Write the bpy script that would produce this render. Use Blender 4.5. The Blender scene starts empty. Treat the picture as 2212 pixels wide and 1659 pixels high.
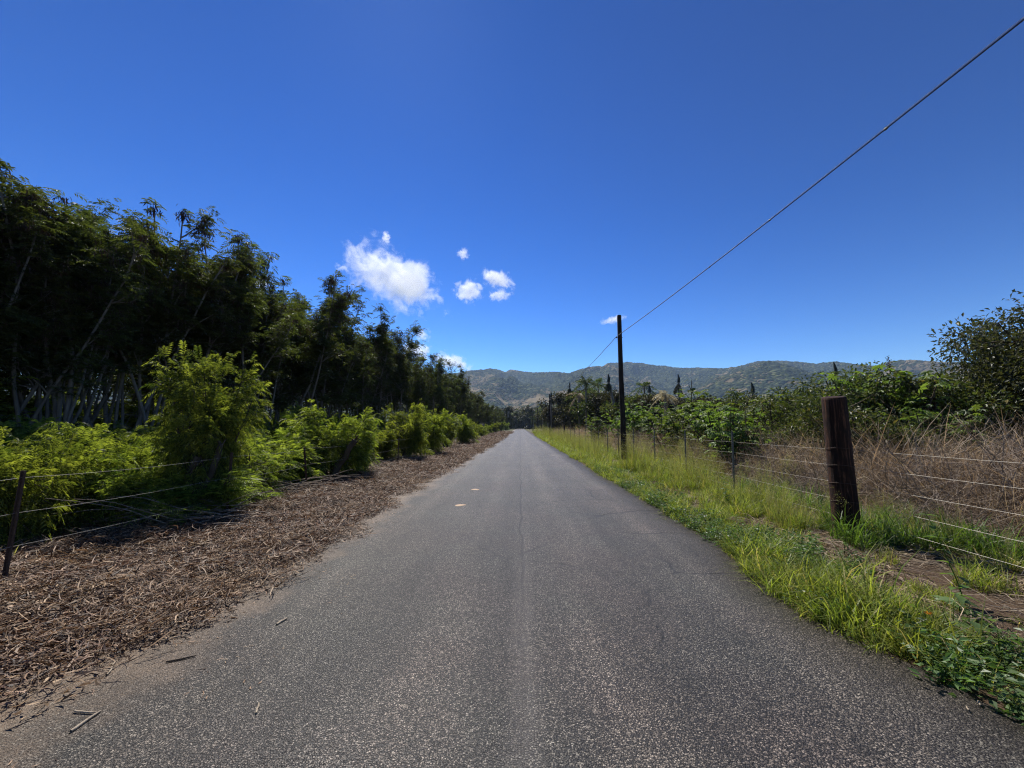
import bpy, math, random
import numpy as np
from mathutils import Vector, Matrix

# ------------------------------------------------------------------ camera, sky, sun, exposure
SC = bpy.context.scene
COL = SC.collection
PI = math.pi
R = math.radians
PITCH = math.atan((922 - 829.5) / 798.8)
YAW = math.atan(18 / 798.8)
CAM_H = 1.6
cam_d = bpy.data.cameras.new('camera')
cam_d.lens = 13.0
cam_d.sensor_width = 36.0
cam_d.clip_start = 0.05
cam_d.clip_end = 40000
cam = bpy.data.objects.new('camera', cam_d)
COL.objects.link(cam)
cam.location = (0, 0, CAM_H)
cam.rotation_euler = (PI / 2 + PITCH, 0, YAW)
SC.camera = cam

SUN_AZ = R(-21)      # from +Y, positive towards +X
SUN_EL = R(54)
world = bpy.data.worlds.new('World')
SC.world = world
world.use_nodes = True
wn = world.node_tree
wn.nodes.clear()
sky = wn.nodes.new('ShaderNodeTexSky')
sky.sky_type = 'NISHITA'
sky.sun_disc = False
sky.sun_elevation = SUN_EL
sky.sun_rotation = SUN_AZ
sky.altitude = 600
sky.air_density = 1.0
sky.dust_density = 0.05
sky.ozone_density = 2.2
hsv = wn.nodes.new('ShaderNodeHueSaturation')
hsv.inputs['Hue'].default_value = 0.505
hsv.inputs['Saturation'].default_value = 1.14
hsv.inputs['Value'].default_value = 0.204
gam = wn.nodes.new('ShaderNodeGamma')
gam.inputs['Gamma'].default_value = 1.85
bg = wn.nodes.new('ShaderNodeBackground')
bg.inputs['Strength'].default_value = 0.10
wo = wn.nodes.new('ShaderNodeOutputWorld')
wn.links.new(sky.outputs[0], gam.inputs['Color'])
wn.links.new(gam.outputs[0], hsv.inputs['Color'])
wn.links.new(hsv.outputs[0], bg.inputs['Color'])
wn.links.new(bg.outputs[0], wo.inputs[0])

sun_d = bpy.data.lights.new('sun', 'SUN')
sun_d.energy = 5.0
sun_d.angle = R(0.53)
sun_d.color = (1.0, 0.955, 0.88)
sun = bpy.data.objects.new('sun', sun_d)
COL.objects.link(sun)
sdir = Vector((math.sin(SUN_AZ) * math.cos(SUN_EL), math.cos(SUN_AZ) * math.cos(SUN_EL), math.sin(SUN_EL)))
sun.rotation_euler = sdir.to_track_quat('Z', 'Y').to_euler()
sun.location = (0, 0, 60)

SC.view_settings.view_transform = 'Standard'
SC.view_settings.look = 'None'
SC.view_settings.exposure = 0.5
SC.view_settings.gamma = 1.0
SC.view_settings.use_curve_mapping = False
SC.render.engine = 'CYCLES'
cy = SC.cycles
cy.max_bounces = 8
cy.diffuse_bounces = 2
cy.glossy_bounces = 2
cy.transmission_bounces = 5
cy.transparent_max_bounces = 8
cy.volume_bounces = 3
cy.volume_step_rate = 0.6
cy.volume_max_steps = 160
cy.caustics_reflective = False
cy.caustics_refractive = False
cy.use_adaptive_sampling = True
cy.adaptive_threshold = 0.015
cy.use_denoising = True
cy.denoising_input_passes = 'RGB_ALBEDO_NORMAL'
cy.denoising_prefilter = 'NONE'
cy.pixel_filter_type = 'BLACKMAN_HARRIS'
cy.filter_width = 1.15

rng = np.random.default_rng(7)
random.seed(7)
U = rng.uniform
N = rng.normal

# photograph pixel (on a 2212 x 1659 grid) -> direction; at() gives the place on that ray at distance Y along the road
_rot = cam.rotation_euler.to_matrix()
def ray(px, py):
    return _rot @ Vector(((px - 1106) / 798.8, -(py - 829.5) / 798.8, -1.0))
def at(px, py, Y):
    d = ray(px, py)
    k = Y / d.y
    return Vector((d.x * k, Y, CAM_H + d.z * k))
def on_ground(px, py, z=0.0):
    d = ray(px, py)
    k = (z - CAM_H) / d.z
    return Vector((d.x * k, d.y * k, z))

# ------------------------------------------------------------------ numpy noise
def _hash(ix, iy, s):
    h = (ix.astype(np.int64) * 374761393 + iy.astype(np.int64) * 668265263 + s * 974634777) & 0xFFFFFFFF
    h = ((h ^ (h >> 13)) * 1274126177) & 0xFFFFFFFF
    h = h ^ (h >> 16)
    return (h & 0xFFFF) / 65535.0
def vnoise(x, y, s=0):
    x = np.asarray(x, float); y = np.asarray(y, float)
    ix = np.floor(x); iy = np.floor(y)
    fx = x - ix; fy = y - iy
    fx = fx * fx * (3 - 2 * fx); fy = fy * fy * (3 - 2 * fy)
    a = _hash(ix, iy, s); b = _hash(ix + 1, iy, s); c = _hash(ix, iy + 1, s); d = _hash(ix + 1, iy + 1, s)
    return (a * (1 - fx) + b * fx) * (1 - fy) + (c * (1 - fx) + d * fx) * fy
def fbm(x, y, o=4, s=0, g=0.5):
    t = 0; a = 1; n = 0
    for i in range(o):
        t = t + a * vnoise(x * 2 ** i + 17.3 * i, y * 2 ** i - 9.1 * i, s + i); n += a; a *= g
    return t / n
def sstep(a, b, x):
    t = np.clip((np.asarray(x, float) - a) / (b - a), 0, 1)
    return t * t * (3 - 2 * t)

# ------------------------------------------------------------------ mesh helpers
def mesh_np(name, verts, faces, mat=None, smooth=False, rnd=None, uv=None):
    """verts (n,3); faces (m,k) homogeneous array or a list of such arrays"""
    fl = faces if isinstance(faces, list) else [faces]
    fl = [np.asarray(f, np.int32) for f in fl if len(f)]
    me = bpy.data.meshes.new(name)
    verts = np.asarray(verts, np.float32)
    me.vertices.add(len(verts))
    me.vertices.foreach_set('co', verts.ravel())
    loops = np.concatenate([f.ravel() for f in fl])
    tot = np.concatenate([np.full(len(f), f.shape[1], np.int32) for f in fl])
    start = np.concatenate([[0], np.cumsum(tot)[:-1]]).astype(np.int32)
    me.loops.add(len(loops))
    me.loops.foreach_set('vertex_index', loops)
    me.polygons.add(len(tot))
    me.polygons.foreach_set('loop_start', start)
    me.polygons.foreach_set('use_smooth', np.full(len(tot), smooth, bool))
    if rnd is not None:
        a = me.attributes.new('rnd', 'FLOAT', 'FACE')
        a.data.foreach_set('value', np.asarray(rnd, np.float32))
    me.update(calc_edges=True)
    if mat:
        me.materials.append(mat)
    return me

class MB:
    """collects pieces into one mesh"""
    def __init__(self):
        self.v = []; self.f = {}; self.n = 0; self.order = []
    def add(self, v, f, rnd=0.5):
        v = np.asarray(v, float).reshape(-1, 3); f = np.asarray(f, np.int64)
        r = np.broadcast_to(np.asarray(rnd, float), (len(f),))
        self.v.append(v); self.f.setdefault(f.shape[1], []).append((f + self.n, r)); self.n += len(v)
    def mesh(self, name, mat=None, smooth=False):
        fl = []; rl = []
        for k in self.f:
            fl.append(np.concatenate([a for a, _ in self.f[k]])); rl.append(np.concatenate([r for _, r in self.f[k]]))
        return mesh_np(name, np.concatenate(self.v), fl, mat, smooth, np.concatenate(rl))

def unit(a):
    return a / np.maximum(np.linalg.norm(a, axis=-1, keepdims=True), 1e-9)

def tube(mb, pts, rad, k=6, rnd=0.5, cap=True):
    pts = np.asarray(pts, float); rad = np.broadcast_to(np.asarray(rad, float), (len(pts),))
    t = unit(np.gradient(pts, axis=0))
    ref = np.array([0.31, 0.95, 0.05]) if abs(t[:, 2]).mean() > 0.5 else np.array([0.05, 0.1, 1.0])
    u = unit(np.cross(t, ref)); w = np.cross(t, u)
    a = np.arange(k) * 2 * PI / k
    ring = pts[:, None] + rad[:, None, None] * (np.cos(a)[None, :, None] * u[:, None] + np.sin(a)[None, :, None] * w[:, None])
    n = len(pts)
    i = np.arange(n - 1)[:, None] * k + np.arange(k)[None]
    j = np.arange(n - 1)[:, None] * k + (np.arange(k)[None] + 1) % k
    f = np.stack([i, j, j + k, i + k], -1).reshape(-1, 4)
    mb.add(ring.reshape(-1, 3), f, rnd)
    if cap:
        o = mb.n
        mb.add(np.vstack([ring[-1], pts[-1] + t[-1] * rad[-1] * 0.15]), np.stack([np.arange(k), (np.arange(k) + 1) % k, np.full(k, k)], -1), rnd)

def obj(name, me, parent=None, loc=(0, 0, 0), rot=(0, 0, 0), scl=None):
    o = bpy.data.objects.new(name, me)
    COL.objects.link(o)
    o.location = loc; o.rotation_euler = rot
    if scl is not None: o.scale = scl if hasattr(scl, '__len__') else (scl,) * 3
    if parent: o.parent = parent
    return o
def tag(o, label=None, cat=None, group=None, kind=None):
    if label: o['label'] = label
    if cat: o['category'] = cat
    if group: o['group'] = group
    if kind: o['kind'] = kind
    return o
def copy_tree(o, parent=None):
    c = o.copy(); COL.objects.link(c)
    if parent: c.parent = parent
    for ch in list(o.children): copy_tree(ch, c)
    return c

# ------------------------------------------------------------------ materials
def new_mat(name):
    m = bpy.data.materials.new(name); m.use_nodes = True
    nt = m.node_tree; nt.nodes.clear()
    out = nt.nodes.new('ShaderNodeOutputMaterial')
    return m, nt, out
class G:
    """tiny node-graph helper"""
    def __init__(s, nt): s.nt = nt
    def n(s, t, ins=None, **kw):
        nd = s.nt.nodes.new(t)
        for k, v in kw.items(): setattr(nd, k, v)
        for k, v in (ins or {}).items():
            sock = nd.inputs[k]
            if hasattr(v, 'is_output') or isinstance(v, bpy.types.NodeSocket): s.nt.links.new(v, sock)
            else: sock.default_value = v
        return nd
    def math(s, op, a, b=0.0, c=0.0, clamp=False):
        nd = s.n('ShaderNodeMath', {0: a, 1: b, 2: c}, operation=op); nd.use_clamp = clamp; return nd.outputs[0]
    def mix(s, f, a, b, blend='MIX'):
        nd = s.n('ShaderNodeMix', data_type='RGBA', blend_type=blend)
        for k, v in ((0, f), (6, a), (7, b)):
            if isinstance(v, bpy.types.NodeSocket): s.nt.links.new(v, nd.inputs[k])
            else: nd.inputs[k].default_value = v if k == 0 else (tuple(v) + (1,))[:4]
        return nd.outputs[2]
    def ramp(s, f, stops, interp='LINEAR'):
        nd = s.n('ShaderNodeValToRGB', {0: f}); cr = nd.color_ramp; cr.interpolation = interp
        while len(cr.elements) < len(stops): cr.elements.new(0.5)
        for e, (p, c) in zip(cr.elements, stops):
            e.position = p; e.color = (c, c, c, 1) if not hasattr(c, '__len__') else (tuple(c) + (1,))[:4]
        return nd.outputs[0]
    def noise(s, vec, scale, detail=4, rough=0.55, dist=0.0):
        return s.n('ShaderNodeTexNoise', {'Vector': vec, 'Scale': scale, 'Detail': detail, 'Roughness': rough, 'Distortion': dist}).outputs[0]
    def remap(s, v, a, b, c=0.0, d=1.0):
        nd = s.n('ShaderNodeMapRange', {0: v, 1: a, 2: b, 3: c, 4: d}); return nd.outputs[0]

def leaf_mat(name, a, b, tr=0.45, trc=None, rough=0.5, spec=0.3, objvar=0.25, c=None, cpos=0.9):
    m, nt, out = new_mat(name); g = G(nt)
    rn = g.n('ShaderNodeAttribute', attribute_name='rnd').outputs['Fac']
    st = [(0.0, a), (cpos * 0.95, b)] + ([(min(1, cpos), c)] if c else [])
    col = g.ramp(rn, st)
    oi = g.n('ShaderNodeObjectInfo').outputs['Random']
    val = g.remap(oi, 0, 1, 1 - objvar, 1 + objvar)
    hue = g.remap(oi, 0, 1, 0.485, 0.51)
    col = g.n('ShaderNodeHueSaturation', {'Hue': hue, 'Saturation': 1.0, 'Value': val, 'Color': col}).outputs[0]
    p = g.n('ShaderNodeBsdfPrincipled', {'Base Color': col, 'Roughness': rough, 'Specular IOR Level': spec})
    tcol = g.mix(1.0, col, trc or (1.6, 1.7, 0.75), 'MULTIPLY')
    t = g.n('ShaderNodeBsdfTranslucent', {'Color': tcol})
    mx = g.n('ShaderNodeMixShader', {0: tr, 1: p.outputs[0], 2: t.outputs[0]})
    nt.links.new(mx.outputs[0], out.inputs[0])
    return m
def bark_mat(name, a, b, scale=6.0, bump=0.5, rough=0.85, stretch=(1, 1, 0.15)):
    m, nt, out = new_mat(name); g = G(nt)
    tc = g.n('ShaderNodeTexCoord').outputs['Object']
    v = g.n('ShaderNodeMapping', {'Vector': tc, 'Scale': stretch}).outputs[0]
    n1 = g.noise(v, scale * 4, 6, 0.65); n2 = g.noise(tc, scale * 0.4, 3)
    f = g.math('ADD', g.math('MULTIPLY', n1, 0.6), g.math('MULTIPLY', n2, 0.4))
    col = g.ramp(f, [(0.32, a), (0.65, b)])
    bp = g.n('ShaderNodeBump', {'Strength': bump, 'Distance': 0.02, 'Height': n1}).outputs[0]
    p = g.n('ShaderNodeBsdfPrincipled', {'Base Color': col, 'Roughness': rough, 'Specular IOR Level': 0.2, 'Normal': bp})
    nt.links.new(p.outputs[0], out.inputs[0])
    return m
def plain_mat(name, c, rough=0.5, metal=0.0, var=0.3, scale=30, c2=None):
    m, nt, out = new_mat(name); g = G(nt)
    tc = g.n('ShaderNodeTexCoord').outputs['Object']
    n1 = g.noise(tc, scale, 5, 0.6)
    col = g.mix(g.remap(n1, 0.35, 0.65), tuple(x * (1 - var) for x in c), c2 or tuple(min(1, x * (1 + var)) for x in c))
    bp = g.n('ShaderNodeBump', {'Strength': 0.3, 'Distance': 0.003, 'Height': n1}).outputs[0]
    p = g.n('ShaderNodeBsdfPrincipled', {'Base Color': col, 'Roughness': rough, 'Metallic': metal, 'Normal': bp})
    nt.links.new(p.outputs[0], out.inputs[0])
    return m

M = {}
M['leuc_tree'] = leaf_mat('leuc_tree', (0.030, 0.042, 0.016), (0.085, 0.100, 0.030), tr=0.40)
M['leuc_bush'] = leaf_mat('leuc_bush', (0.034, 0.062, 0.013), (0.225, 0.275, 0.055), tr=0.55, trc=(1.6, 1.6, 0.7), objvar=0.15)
M['pod'] = leaf_mat('pod', (0.030, 0.020, 0.014), (0.085, 0.052, 0.034), tr=0.12, trc=(1.3, 1.0, 0.8))
M['castor'] = leaf_mat('castor', (0.050, 0.085, 0.020), (0.135, 0.180, 0.045), tr=0.42, rough=0.5, spec=0.3)
M['broad'] = leaf_mat('broad', (0.024, 0.038, 0.014), (0.095, 0.110, 0.032), tr=0.35, rough=0.45, spec=0.3, c=(0.16, 0.13, 0.05), cpos=0.97)
M['darkleaf'] = leaf_mat('darkleaf', (0.022, 0.024, 0.013), (0.060, 0.055, 0.026), tr=0.25, rough=0.5)
M['rtree'] = leaf_mat('rtree', (0.026, 0.034, 0.014), (0.082, 0.078, 0.032), tr=0.3, rough=0.45, spec=0.4)
M['grass'] = leaf_mat('grass', (0.080, 0.130, 0.022), (0.300, 0.330, 0.065), tr=0.5, trc=(1.45, 1.5, 0.7), rough=0.45, c=(0.40, 0.33, 0.15), cpos=0.93)
M['lush'] = leaf_mat('lush', (0.040, 0.080, 0.016), (0.110, 0.175, 0.032), tr=0.48, rough=0.4, spec=0.4)
M['herb'] = leaf_mat('herb', (0.045, 0.090, 0.026), (0.120, 0.185, 0.060), tr=0.4, rough=0.45, spec=0.4)
M['seed'] = leaf_mat('seed', (0.20, 0.21, 0.09), (0.36, 0.33, 0.16), tr=0.4)
M['dry'] = leaf_mat('dry', (0.060, 0.040, 0.026), (0.50, 0.39, 0.26), tr=0.32, trc=(1.25, 1.1, 0.85), rough=0.6, objvar=0.3)
M['drydark'] = leaf_mat('drydark', (0.050, 0.037, 0.028), (0.34, 0.275, 0.20), tr=0.25, trc=(1.25, 1.1, 0.85), rough=0.7, objvar=0.3)
M['litter'] = leaf_mat('litter', (0.020, 0.010, 0.007), (0.38, 0.25, 0.15), tr=0.12, trc=(1.2, 1.0, 0.8), rough=0.6, objvar=0.2)
M['bark'] = bark_mat('bark_pale', (0.11, 0.095, 0.075), (0.24, 0.21, 0.175), 5)
M['bark_d'] = bark_mat('bark_dark', (0.035, 0.026, 0.018), (0.105, 0.08, 0.058), 5)
M['palmbark'] = bark_mat('palm_bark', (0.10, 0.085, 0.07), (0.26, 0.23, 0.19), 4, stretch=(1, 1, 3))
M['polewood'] = bark_mat('pole_wood', (0.010, 0.008, 0.007), (0.045, 0.032, 0.024), 5, stretch=(1, 1, 0.08))
M['twig'] = bark_mat('twig_wood', (0.20, 0.155, 0.11), (0.42, 0.35, 0.26), 20, 0.3)
M['deadtwig'] = bark_mat('dead_twig', (0.065, 0.050, 0.040), (0.36, 0.29, 0.225), 20, 0.3)
M['steel'] = plain_mat('galvanised_steel', (0.17, 0.16, 0.14), 0.65, 0.3, 0.35, 40)
M['rust'] = plain_mat('rusty_steel', (0.065, 0.04, 0.028), 0.8, 0.2, 0.4, 60)
M['wire'] = plain_mat('wire_zinc', (0.40, 0.37, 0.32), 0.5, 0.2, 0.1, 5)
M['cable'] = plain_mat('cable_black', (0.02, 0.02, 0.025), 0.45, 0.0, 0.1, 5)
M['strand'] = plain_mat('strand_steel', (0.55, 0.50, 0.50), 0.35, 0.6, 0.1, 5)
M['tan'] = plain_mat('tan_leaf', (0.38, 0.25, 0.145), 0.7, 0, 0.2, 60)
M['palefrond'] = leaf_mat('palefrond', (0.22, 0.18, 0.10), (0.42, 0.37, 0.25), tr=0.3, trc=(1.2, 1.1, 0.8))
M['palm'] = leaf_mat('palm_leaf', (0.035, 0.06, 0.018), (0.11, 0.14, 0.035), tr=0.3, c=(0.2, 0.15, 0.06), cpos=0.93)
M['palm_d'] = leaf_mat('palm_dark', (0.016, 0.022, 0.013), (0.04, 0.045, 0.022), tr=0.2)

# creosoted timber of the big post: reddish brown, with checks running along the grain
m, nt, out = new_mat('post_timber'); g = G(nt)
tc = g.n('ShaderNodeTexCoord').outputs['Object']
v = g.n('ShaderNodeMapping', {'Vector': tc, 'Scale': (1, 1, 0.06)}).outputs[0]
n1 = g.noise(v, 45, 7, 0.7); n2 = g.noise(tc, 7, 4, 0.6); n3 = g.noise(v, 14, 3, 0.5)
col = g.ramp(n1, [(0.30, (0.010, 0.005, 0.003)), (0.52, (0.030, 0.013, 0.008)), (0.72, (0.19, 0.082, 0.044))])
col = g.mix(g.remap(n2, 0.45, 0.7), col, (0.016, 0.009, 0.007))
col = g.mix(g.remap(n3, 0.36, 0.33), col, (0.006, 0.004, 0.003))
h = g.math('ADD', n1, g.remap(n3, 0.33, 0.38, -0.8, 0.0))
bp = g.n('ShaderNodeBump', {'Strength': 0.9, 'Distance': 0.012, 'Height': h}).outputs[0]
p = g.n('ShaderNodeBsdfPrincipled', {'Base Color': col, 'Roughness': 0.85, 'Specular IOR Level': 0.2, 'Normal': bp})
nt.links.new(p.outputs[0], out.inputs[0]); M['post'] = m

# asphalt: exposed aggregate, centre seam, cracks, dust along the left edge
m, nt, out = new_mat('asphalt'); g = G(nt)
pos = g.n('ShaderNodeNewGeometry').outputs['Position']
sx = g.n('ShaderNodeSeparateXYZ', {0: pos}).outputs
vor = g.n('ShaderNodeTexVoronoi', {'Vector': pos, 'Scale': 128.0, 'Randomness': 1.0})
vsep = g.n('ShaderNodeSeparateColor', {0: vor.outputs['Color']}).outputs
stone = g.ramp(vsep[0], [(0.0, (0.008, 0.007, 0.006)), (0.42, (0.033, 0.029, 0.023)), (0.74, (0.105, 0.090, 0.072)), (0.95, (0.22, 0.193, 0.155)), (1.0, (0.36, 0.32, 0.26))])
edge = g.remap(vor.outputs['Distance'], 0.45, 0.75)
stone = g.mix(edge, stone, (0.014, 0.013, 0.013))
big = g.noise(pos, 0.55, 5, 0.6); mid = g.noise(pos, 3.0, 4, 0.6)
stone = g.mix(1.0, stone, g.ramp(big, [(0.3, 0.78), (0.7, 1.22)]), 'MULTIPLY')
trk = g.math('MINIMUM', g.math('ABSOLUTE', g.math('SUBTRACT', g.math('ABSOLUTE', sx[0]), 0.62)), g.math('ABSOLUTE', g.math('SUBTRACT', g.math('ABSOLUTE', sx[0]), 1.95)))
stone = g.mix(1.0, stone, g.ramp(trk, [(0.0, (1.20, 1.18, 1.16)), (0.35, (0.90, 0.90, 0.90))]), 'MULTIPLY')
strk = g.noise(g.n('ShaderNodeMapping', {'Vector': pos, 'Scale': (1.0, 0.12, 1.0)}).outputs[0], 2.2, 5, 0.65)
stone = g.mix(1.0, stone, g.ramp(strk, [(0.35, 0.74), (0.65, 1.26)]), 'MULTIPLY')
tint = g.ramp(g.noise(pos, 0.8, 3), [(0.35, (1.05, 0.97, 0.97)), (0.65, (0.97, 1.01, 1.0))])
stone = g.mix(1.0, stone, tint, 'MULTIPLY')
# wandering seam in the middle: lighter newer mix right of it, dark joint
wob = g.noise(g.n('ShaderNodeMapping', {'Vector': pos, 'Scale': (0, 0.35, 0)}).outputs[0], 1.0, 5, 0.65)
sxw = g.math('SUBTRACT', sx[0], g.remap(wob, 0.3, 0.7, -0.05, 0.08))
dseam = g.math('ABSOLUTE', sxw)
seam = g.remap(dseam, 0.008, 0.028, 1.0, 0.0)
seamfade = g.remap(sx[1], 2.2, 7.0, 0.10, 0.60)
seamf = g.math('MULTIPLY', seam, seamfade)
rightlane = g.remap(sxw, -0.02, 0.03, 0.90, 1.05)
stone = g.mix(1.0, stone, g.n('ShaderNodeCombineColor', {0: rightlane, 1: rightlane, 2: rightlane}).outputs[0], 'MULTIPLY')
# polished pale band on the seam near the camera
band = g.math('MULTIPLY', g.remap(dseam, 0.03, 0.13, 0.22, 0.0), g.remap(sx[1], 3.5, 6.5, 1.0, 0.0))
stone = g.mix(band, stone, (0.17, 0.15, 0.135))
# cracks: edges of big distorted cells, kept only where a mask allows
cw = g.noise(pos, 2.2, 4, 0.6)
cv = g.n('ShaderNodeMix', {0: 0.28, 4: pos, 5: g.n('ShaderNodeTexNoise', {'Vector': pos, 'Scale': 1.6, 'Detail': 5.0}).outputs['Color']}, data_type='VECTOR')
crk = g.n('ShaderNodeTexVoronoi', {'Vector': cv.outputs[1], 'Scale': 0.85}, feature='DISTANCE_TO_EDGE').outputs['Distance']
crk2 = g.n('ShaderNodeTexVoronoi', {'Vector': cv.outputs[1], 'Scale': 2.6}, feature='DISTANCE_TO_EDGE').outputs['Distance']
cmask = g.math('MAXIMUM', g.remap(g.noise(pos, 0.35, 3), 0.50, 0.60), g.math('MULTIPLY', g.remap(sx[0], 0.7, 1.1), g.remap(g.noise(pos, 0.6, 2), 0.44, 0.52)))
cmask2 = g.remap(g.noise(pos, 0.5, 3, 0.5, 0.5), 0.60, 0.68)
cfar = g.remap(sx[1], 8.0, 18.0, 0.35, 1.0)
crf = g.math('MULTIPLY', g.math('MULTIPLY', g.remap(crk, 0.004, 0.016, 1.0, 0.0), cmask), 0.7)
crf2 = g.math('MULTIPLY', g.math('MULTIPLY', g.remap(crk2, 0.006, 0.03, 1.0, 0.0), cmask2), cfar)
crall = g.math('MAXIMUM', g.math('MAXIMUM', crf, crf2), seamf, clamp=True)
stone = g.mix(crall, stone, (0.010, 0.009, 0.009))
# dust and crushed leaf blown over the left edge, a little on the right
en = g.noise(pos, 1.6, 6, 0.65); en2 = g.noise(pos, 60, 4, 0.7)
ed = g.math('ADD', sx[0], g.math('MULTIPLY', g.math('SUBTRACT', en, 0.5), 1.3))
dust = g.math('MULTIPLY', g.remap(ed, -2.2, -2.75, 0.0, 0.95), g.remap(en2, 0.33, 0.62, 0.35, 1.0))
dcol = g.ramp(g.noise(pos, 120, 3, 0.7), [(0.3, (0.10, 0.068, 0.045)), (0.7, (0.34, 0.245, 0.16))])
stone = g.mix(dust, stone, dcol)
dust2 = g.math('MULTIPLY', g.remap(ed, 1.9, 2.9, 0.0, 0.40), g.remap(en2, 0.35, 0.6, 0.5, 1.0))
stone = g.mix(dust2, stone, (0.075, 0.052, 0.040))
hgt = g.math('ADD', g.math('MULTIPLY', edge, -1.0), g.math('MULTIPLY', vsep[1], 0.6))
hgt = g.math('SUBTRACT', hgt, g.math('MULTIPLY', crall, 2.5))
bp = g.n('ShaderNodeBump', {'Strength': 0.85, 'Distance': 0.004, 'Height': hgt}).outputs[0]
bp2 = g.n('ShaderNodeBump', {'Strength': 0.3, 'Distance': 0.02, 'Height': mid, 'Normal': bp}).outputs[0]
p = g.n('ShaderNodeBsdfPrincipled', {'Base Color': stone, 'Roughness': 0.55, 'Specular IOR Level': 0.36, 'Normal': bp2})
nt.links.new(p.outputs[0], out.inputs[0]); M['asphalt'] = m

# soil
m, nt, out = new_mat('soil'); g = G(nt)
pos = g.n('ShaderNodeNewGeometry').outputs['Position']
sx = g.n('ShaderNodeSeparateXYZ', {0: pos}).outputs
a = g.noise(pos, 45, 6, 0.7); b = g.noise(pos, 1.2, 5, 0.6)
left = g.ramp(a, [(0.3, (0.040, 0.025, 0.017)), (0.55, (0.12, 0.08, 0.055)), (0.75, (0.30, 0.21, 0.14))])
right = g.ramp(a, [(0.3, (0.035, 0.022, 0.015)), (0.6, (0.11, 0.072, 0.045)), (0.8, (0.25, 0.18, 0.11))])
col = g.mix(g.remap(sx[0], -1, 1), left, right)
col = g.mix(g.remap(b, 0.45, 0.65), col, g.mix(0.5, col, (0.05, 0.035, 0.022)))
far = g.remap(sx[1], 60, 160)
fc = g.ramp(g.noise(pos, 0.06, 6, 0.65), [(0.35, (0.05, 0.06, 0.025)), (0.65, (0.13, 0.115, 0.06))])
col = g.mix(far, col, fc)
bp = g.n('ShaderNodeBump', {'Strength': 0.8, 'Distance': 0.02, 'Height': a}).outputs[0]
p = g.n('ShaderNodeBsdfPrincipled', {'Base Color': col, 'Roughness': 0.9, 'Specular IOR Level': 0.15, 'Normal': bp})
nt.links.new(p.outputs[0], out.inputs[0]); M['soil'] = m

# mountain scrub
m, nt, out = new_mat('mountain_scrub'); g = G(nt)
geo = g.n('ShaderNodeNewGeometry'); pos = geo.outputs['Position']
sx = g.n('ShaderNodeSeparateXYZ', {0: pos}).outputs
vr = g.n('ShaderNodeTexVoronoi', {'Vector': pos, 'Scale': 0.085, 'Randomness': 1.0})
vr2 = g.n('ShaderNodeTexVoronoi', {'Vector': pos, 'Scale': 0.03, 'Randomness': 1.0})
pn = g.noise(pos, 0.0028, 7, 0.62, 0.4); pn2 = g.noise(pos, 0.02, 5, 0.65)
dens = g.math('ADD', g.math('MULTIPLY', pn, 0.65), g.math('MULTIPLY', pn2, 0.35))
grassc = g.ramp(g.noise(pos, 0.012, 4), [(0.35, (0.10, 0.078, 0.045)), (0.65, (0.22, 0.175, 0.105))])
tree_c = g.ramp(g.n('ShaderNodeSeparateColor', {0: vr.outputs['Color']}).outputs[0], [(0.0, (0.008, 0.014, 0.007)), (0.6, (0.026, 0.038, 0.015)), (1.0, (0.085, 0.096, 0.038))])
up = g.remap(sx[2], 120, 330, 0.0, 0.42)
thr = g.math('SUBTRACT', g.remap(dens, 0.42, 0.56, 0.22, 1.2), g.math('MULTIPLY', vr.outputs['Distance'], 0.75))
thr = g.math('ADD', thr, up)
tf = g.remap(thr, 0.12, 0.3)
col = g.mix(tf, grassc, tree_c)
hh = g.math('MULTIPLY', tf, g.math('SUBTRACT', 1.0, vr.outputs['Distance']))
bp = g.n('ShaderNodeBump', {'Strength': 1.0, 'Distance': 11.0, 'Height': hh}).outputs[0]
p = g.n('ShaderNodeBsdfPrincipled', {'Base Color': col, 'Roughness': 0.95, 'Specular IOR Level': 0.05, 'Normal': bp})
nt.links.new(p.outputs[0], out.inputs[0]); M['mount'] = m

# ------------------------------------------------------------------ ground, road, mountains
def redge(y):    # right edge of the asphalt
    y = np.asarray(y, float)
    return 2.72 - 0.24 * np.exp(-((y - 3.5) / 0.8) ** 2) + 0.07 * (fbm(y * 0.8, y * 0 + 3, 3, 5) - 0.5) * 2
def ledge(y):    # where the leaf litter begins on the left
    y = np.asarray(y, float)
    return -(2.62 + 0.28 * np.exp(-((y - 2.2) / 1.2) ** 2) + 0.22 * (fbm(y * 0.7, y * 0 + 8, 3, 9) - 0.5) * 2)
def gz(x, y):
    x = np.asarray(x, float); y = np.asarray(y, float)
    n = fbm(x * 0.9, y * 0.9, 4, 21) - 0.5
    fl = sstep(2.7, 4.5, -x); fr = sstep(2.7, 4.2, x)
    z = -0.016 + fl * (0.05 + n * 0.16) + fr * (0.02 + n * 0.14)
    z += -0.05 * np.exp(-((x - 3.4) / 0.5) ** 2) * fr
    return z
def axis(lo, hi, dlo, dhi, step, grow):
    c = list(np.arange(dlo, dhi, step)); s = step
    p = c[-1]
    while p < hi: s *= grow; p += s; c.append(p)
    s = step; p = c[0]; pre = []
    while p > lo: s *= grow; p -= s; pre.append(p)
    return np.array(pre[::-1] + c)
def grid_faces(nx, ny):
    i = np.arange(nx - 1)[:, None] * ny + np.arange(ny - 1)[None]
    return np.stack([i, i + ny, i + ny + 1, i + 1], -1).reshape(-1, 4)
gx = axis(-6000, 6000, -16, 16, 0.16, 1.12); gy = axis(-3000, 6000, -3, 28, 0.16, 1.10)
X, Y = np.meshgrid(gx, gy, indexing='ij')
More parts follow.
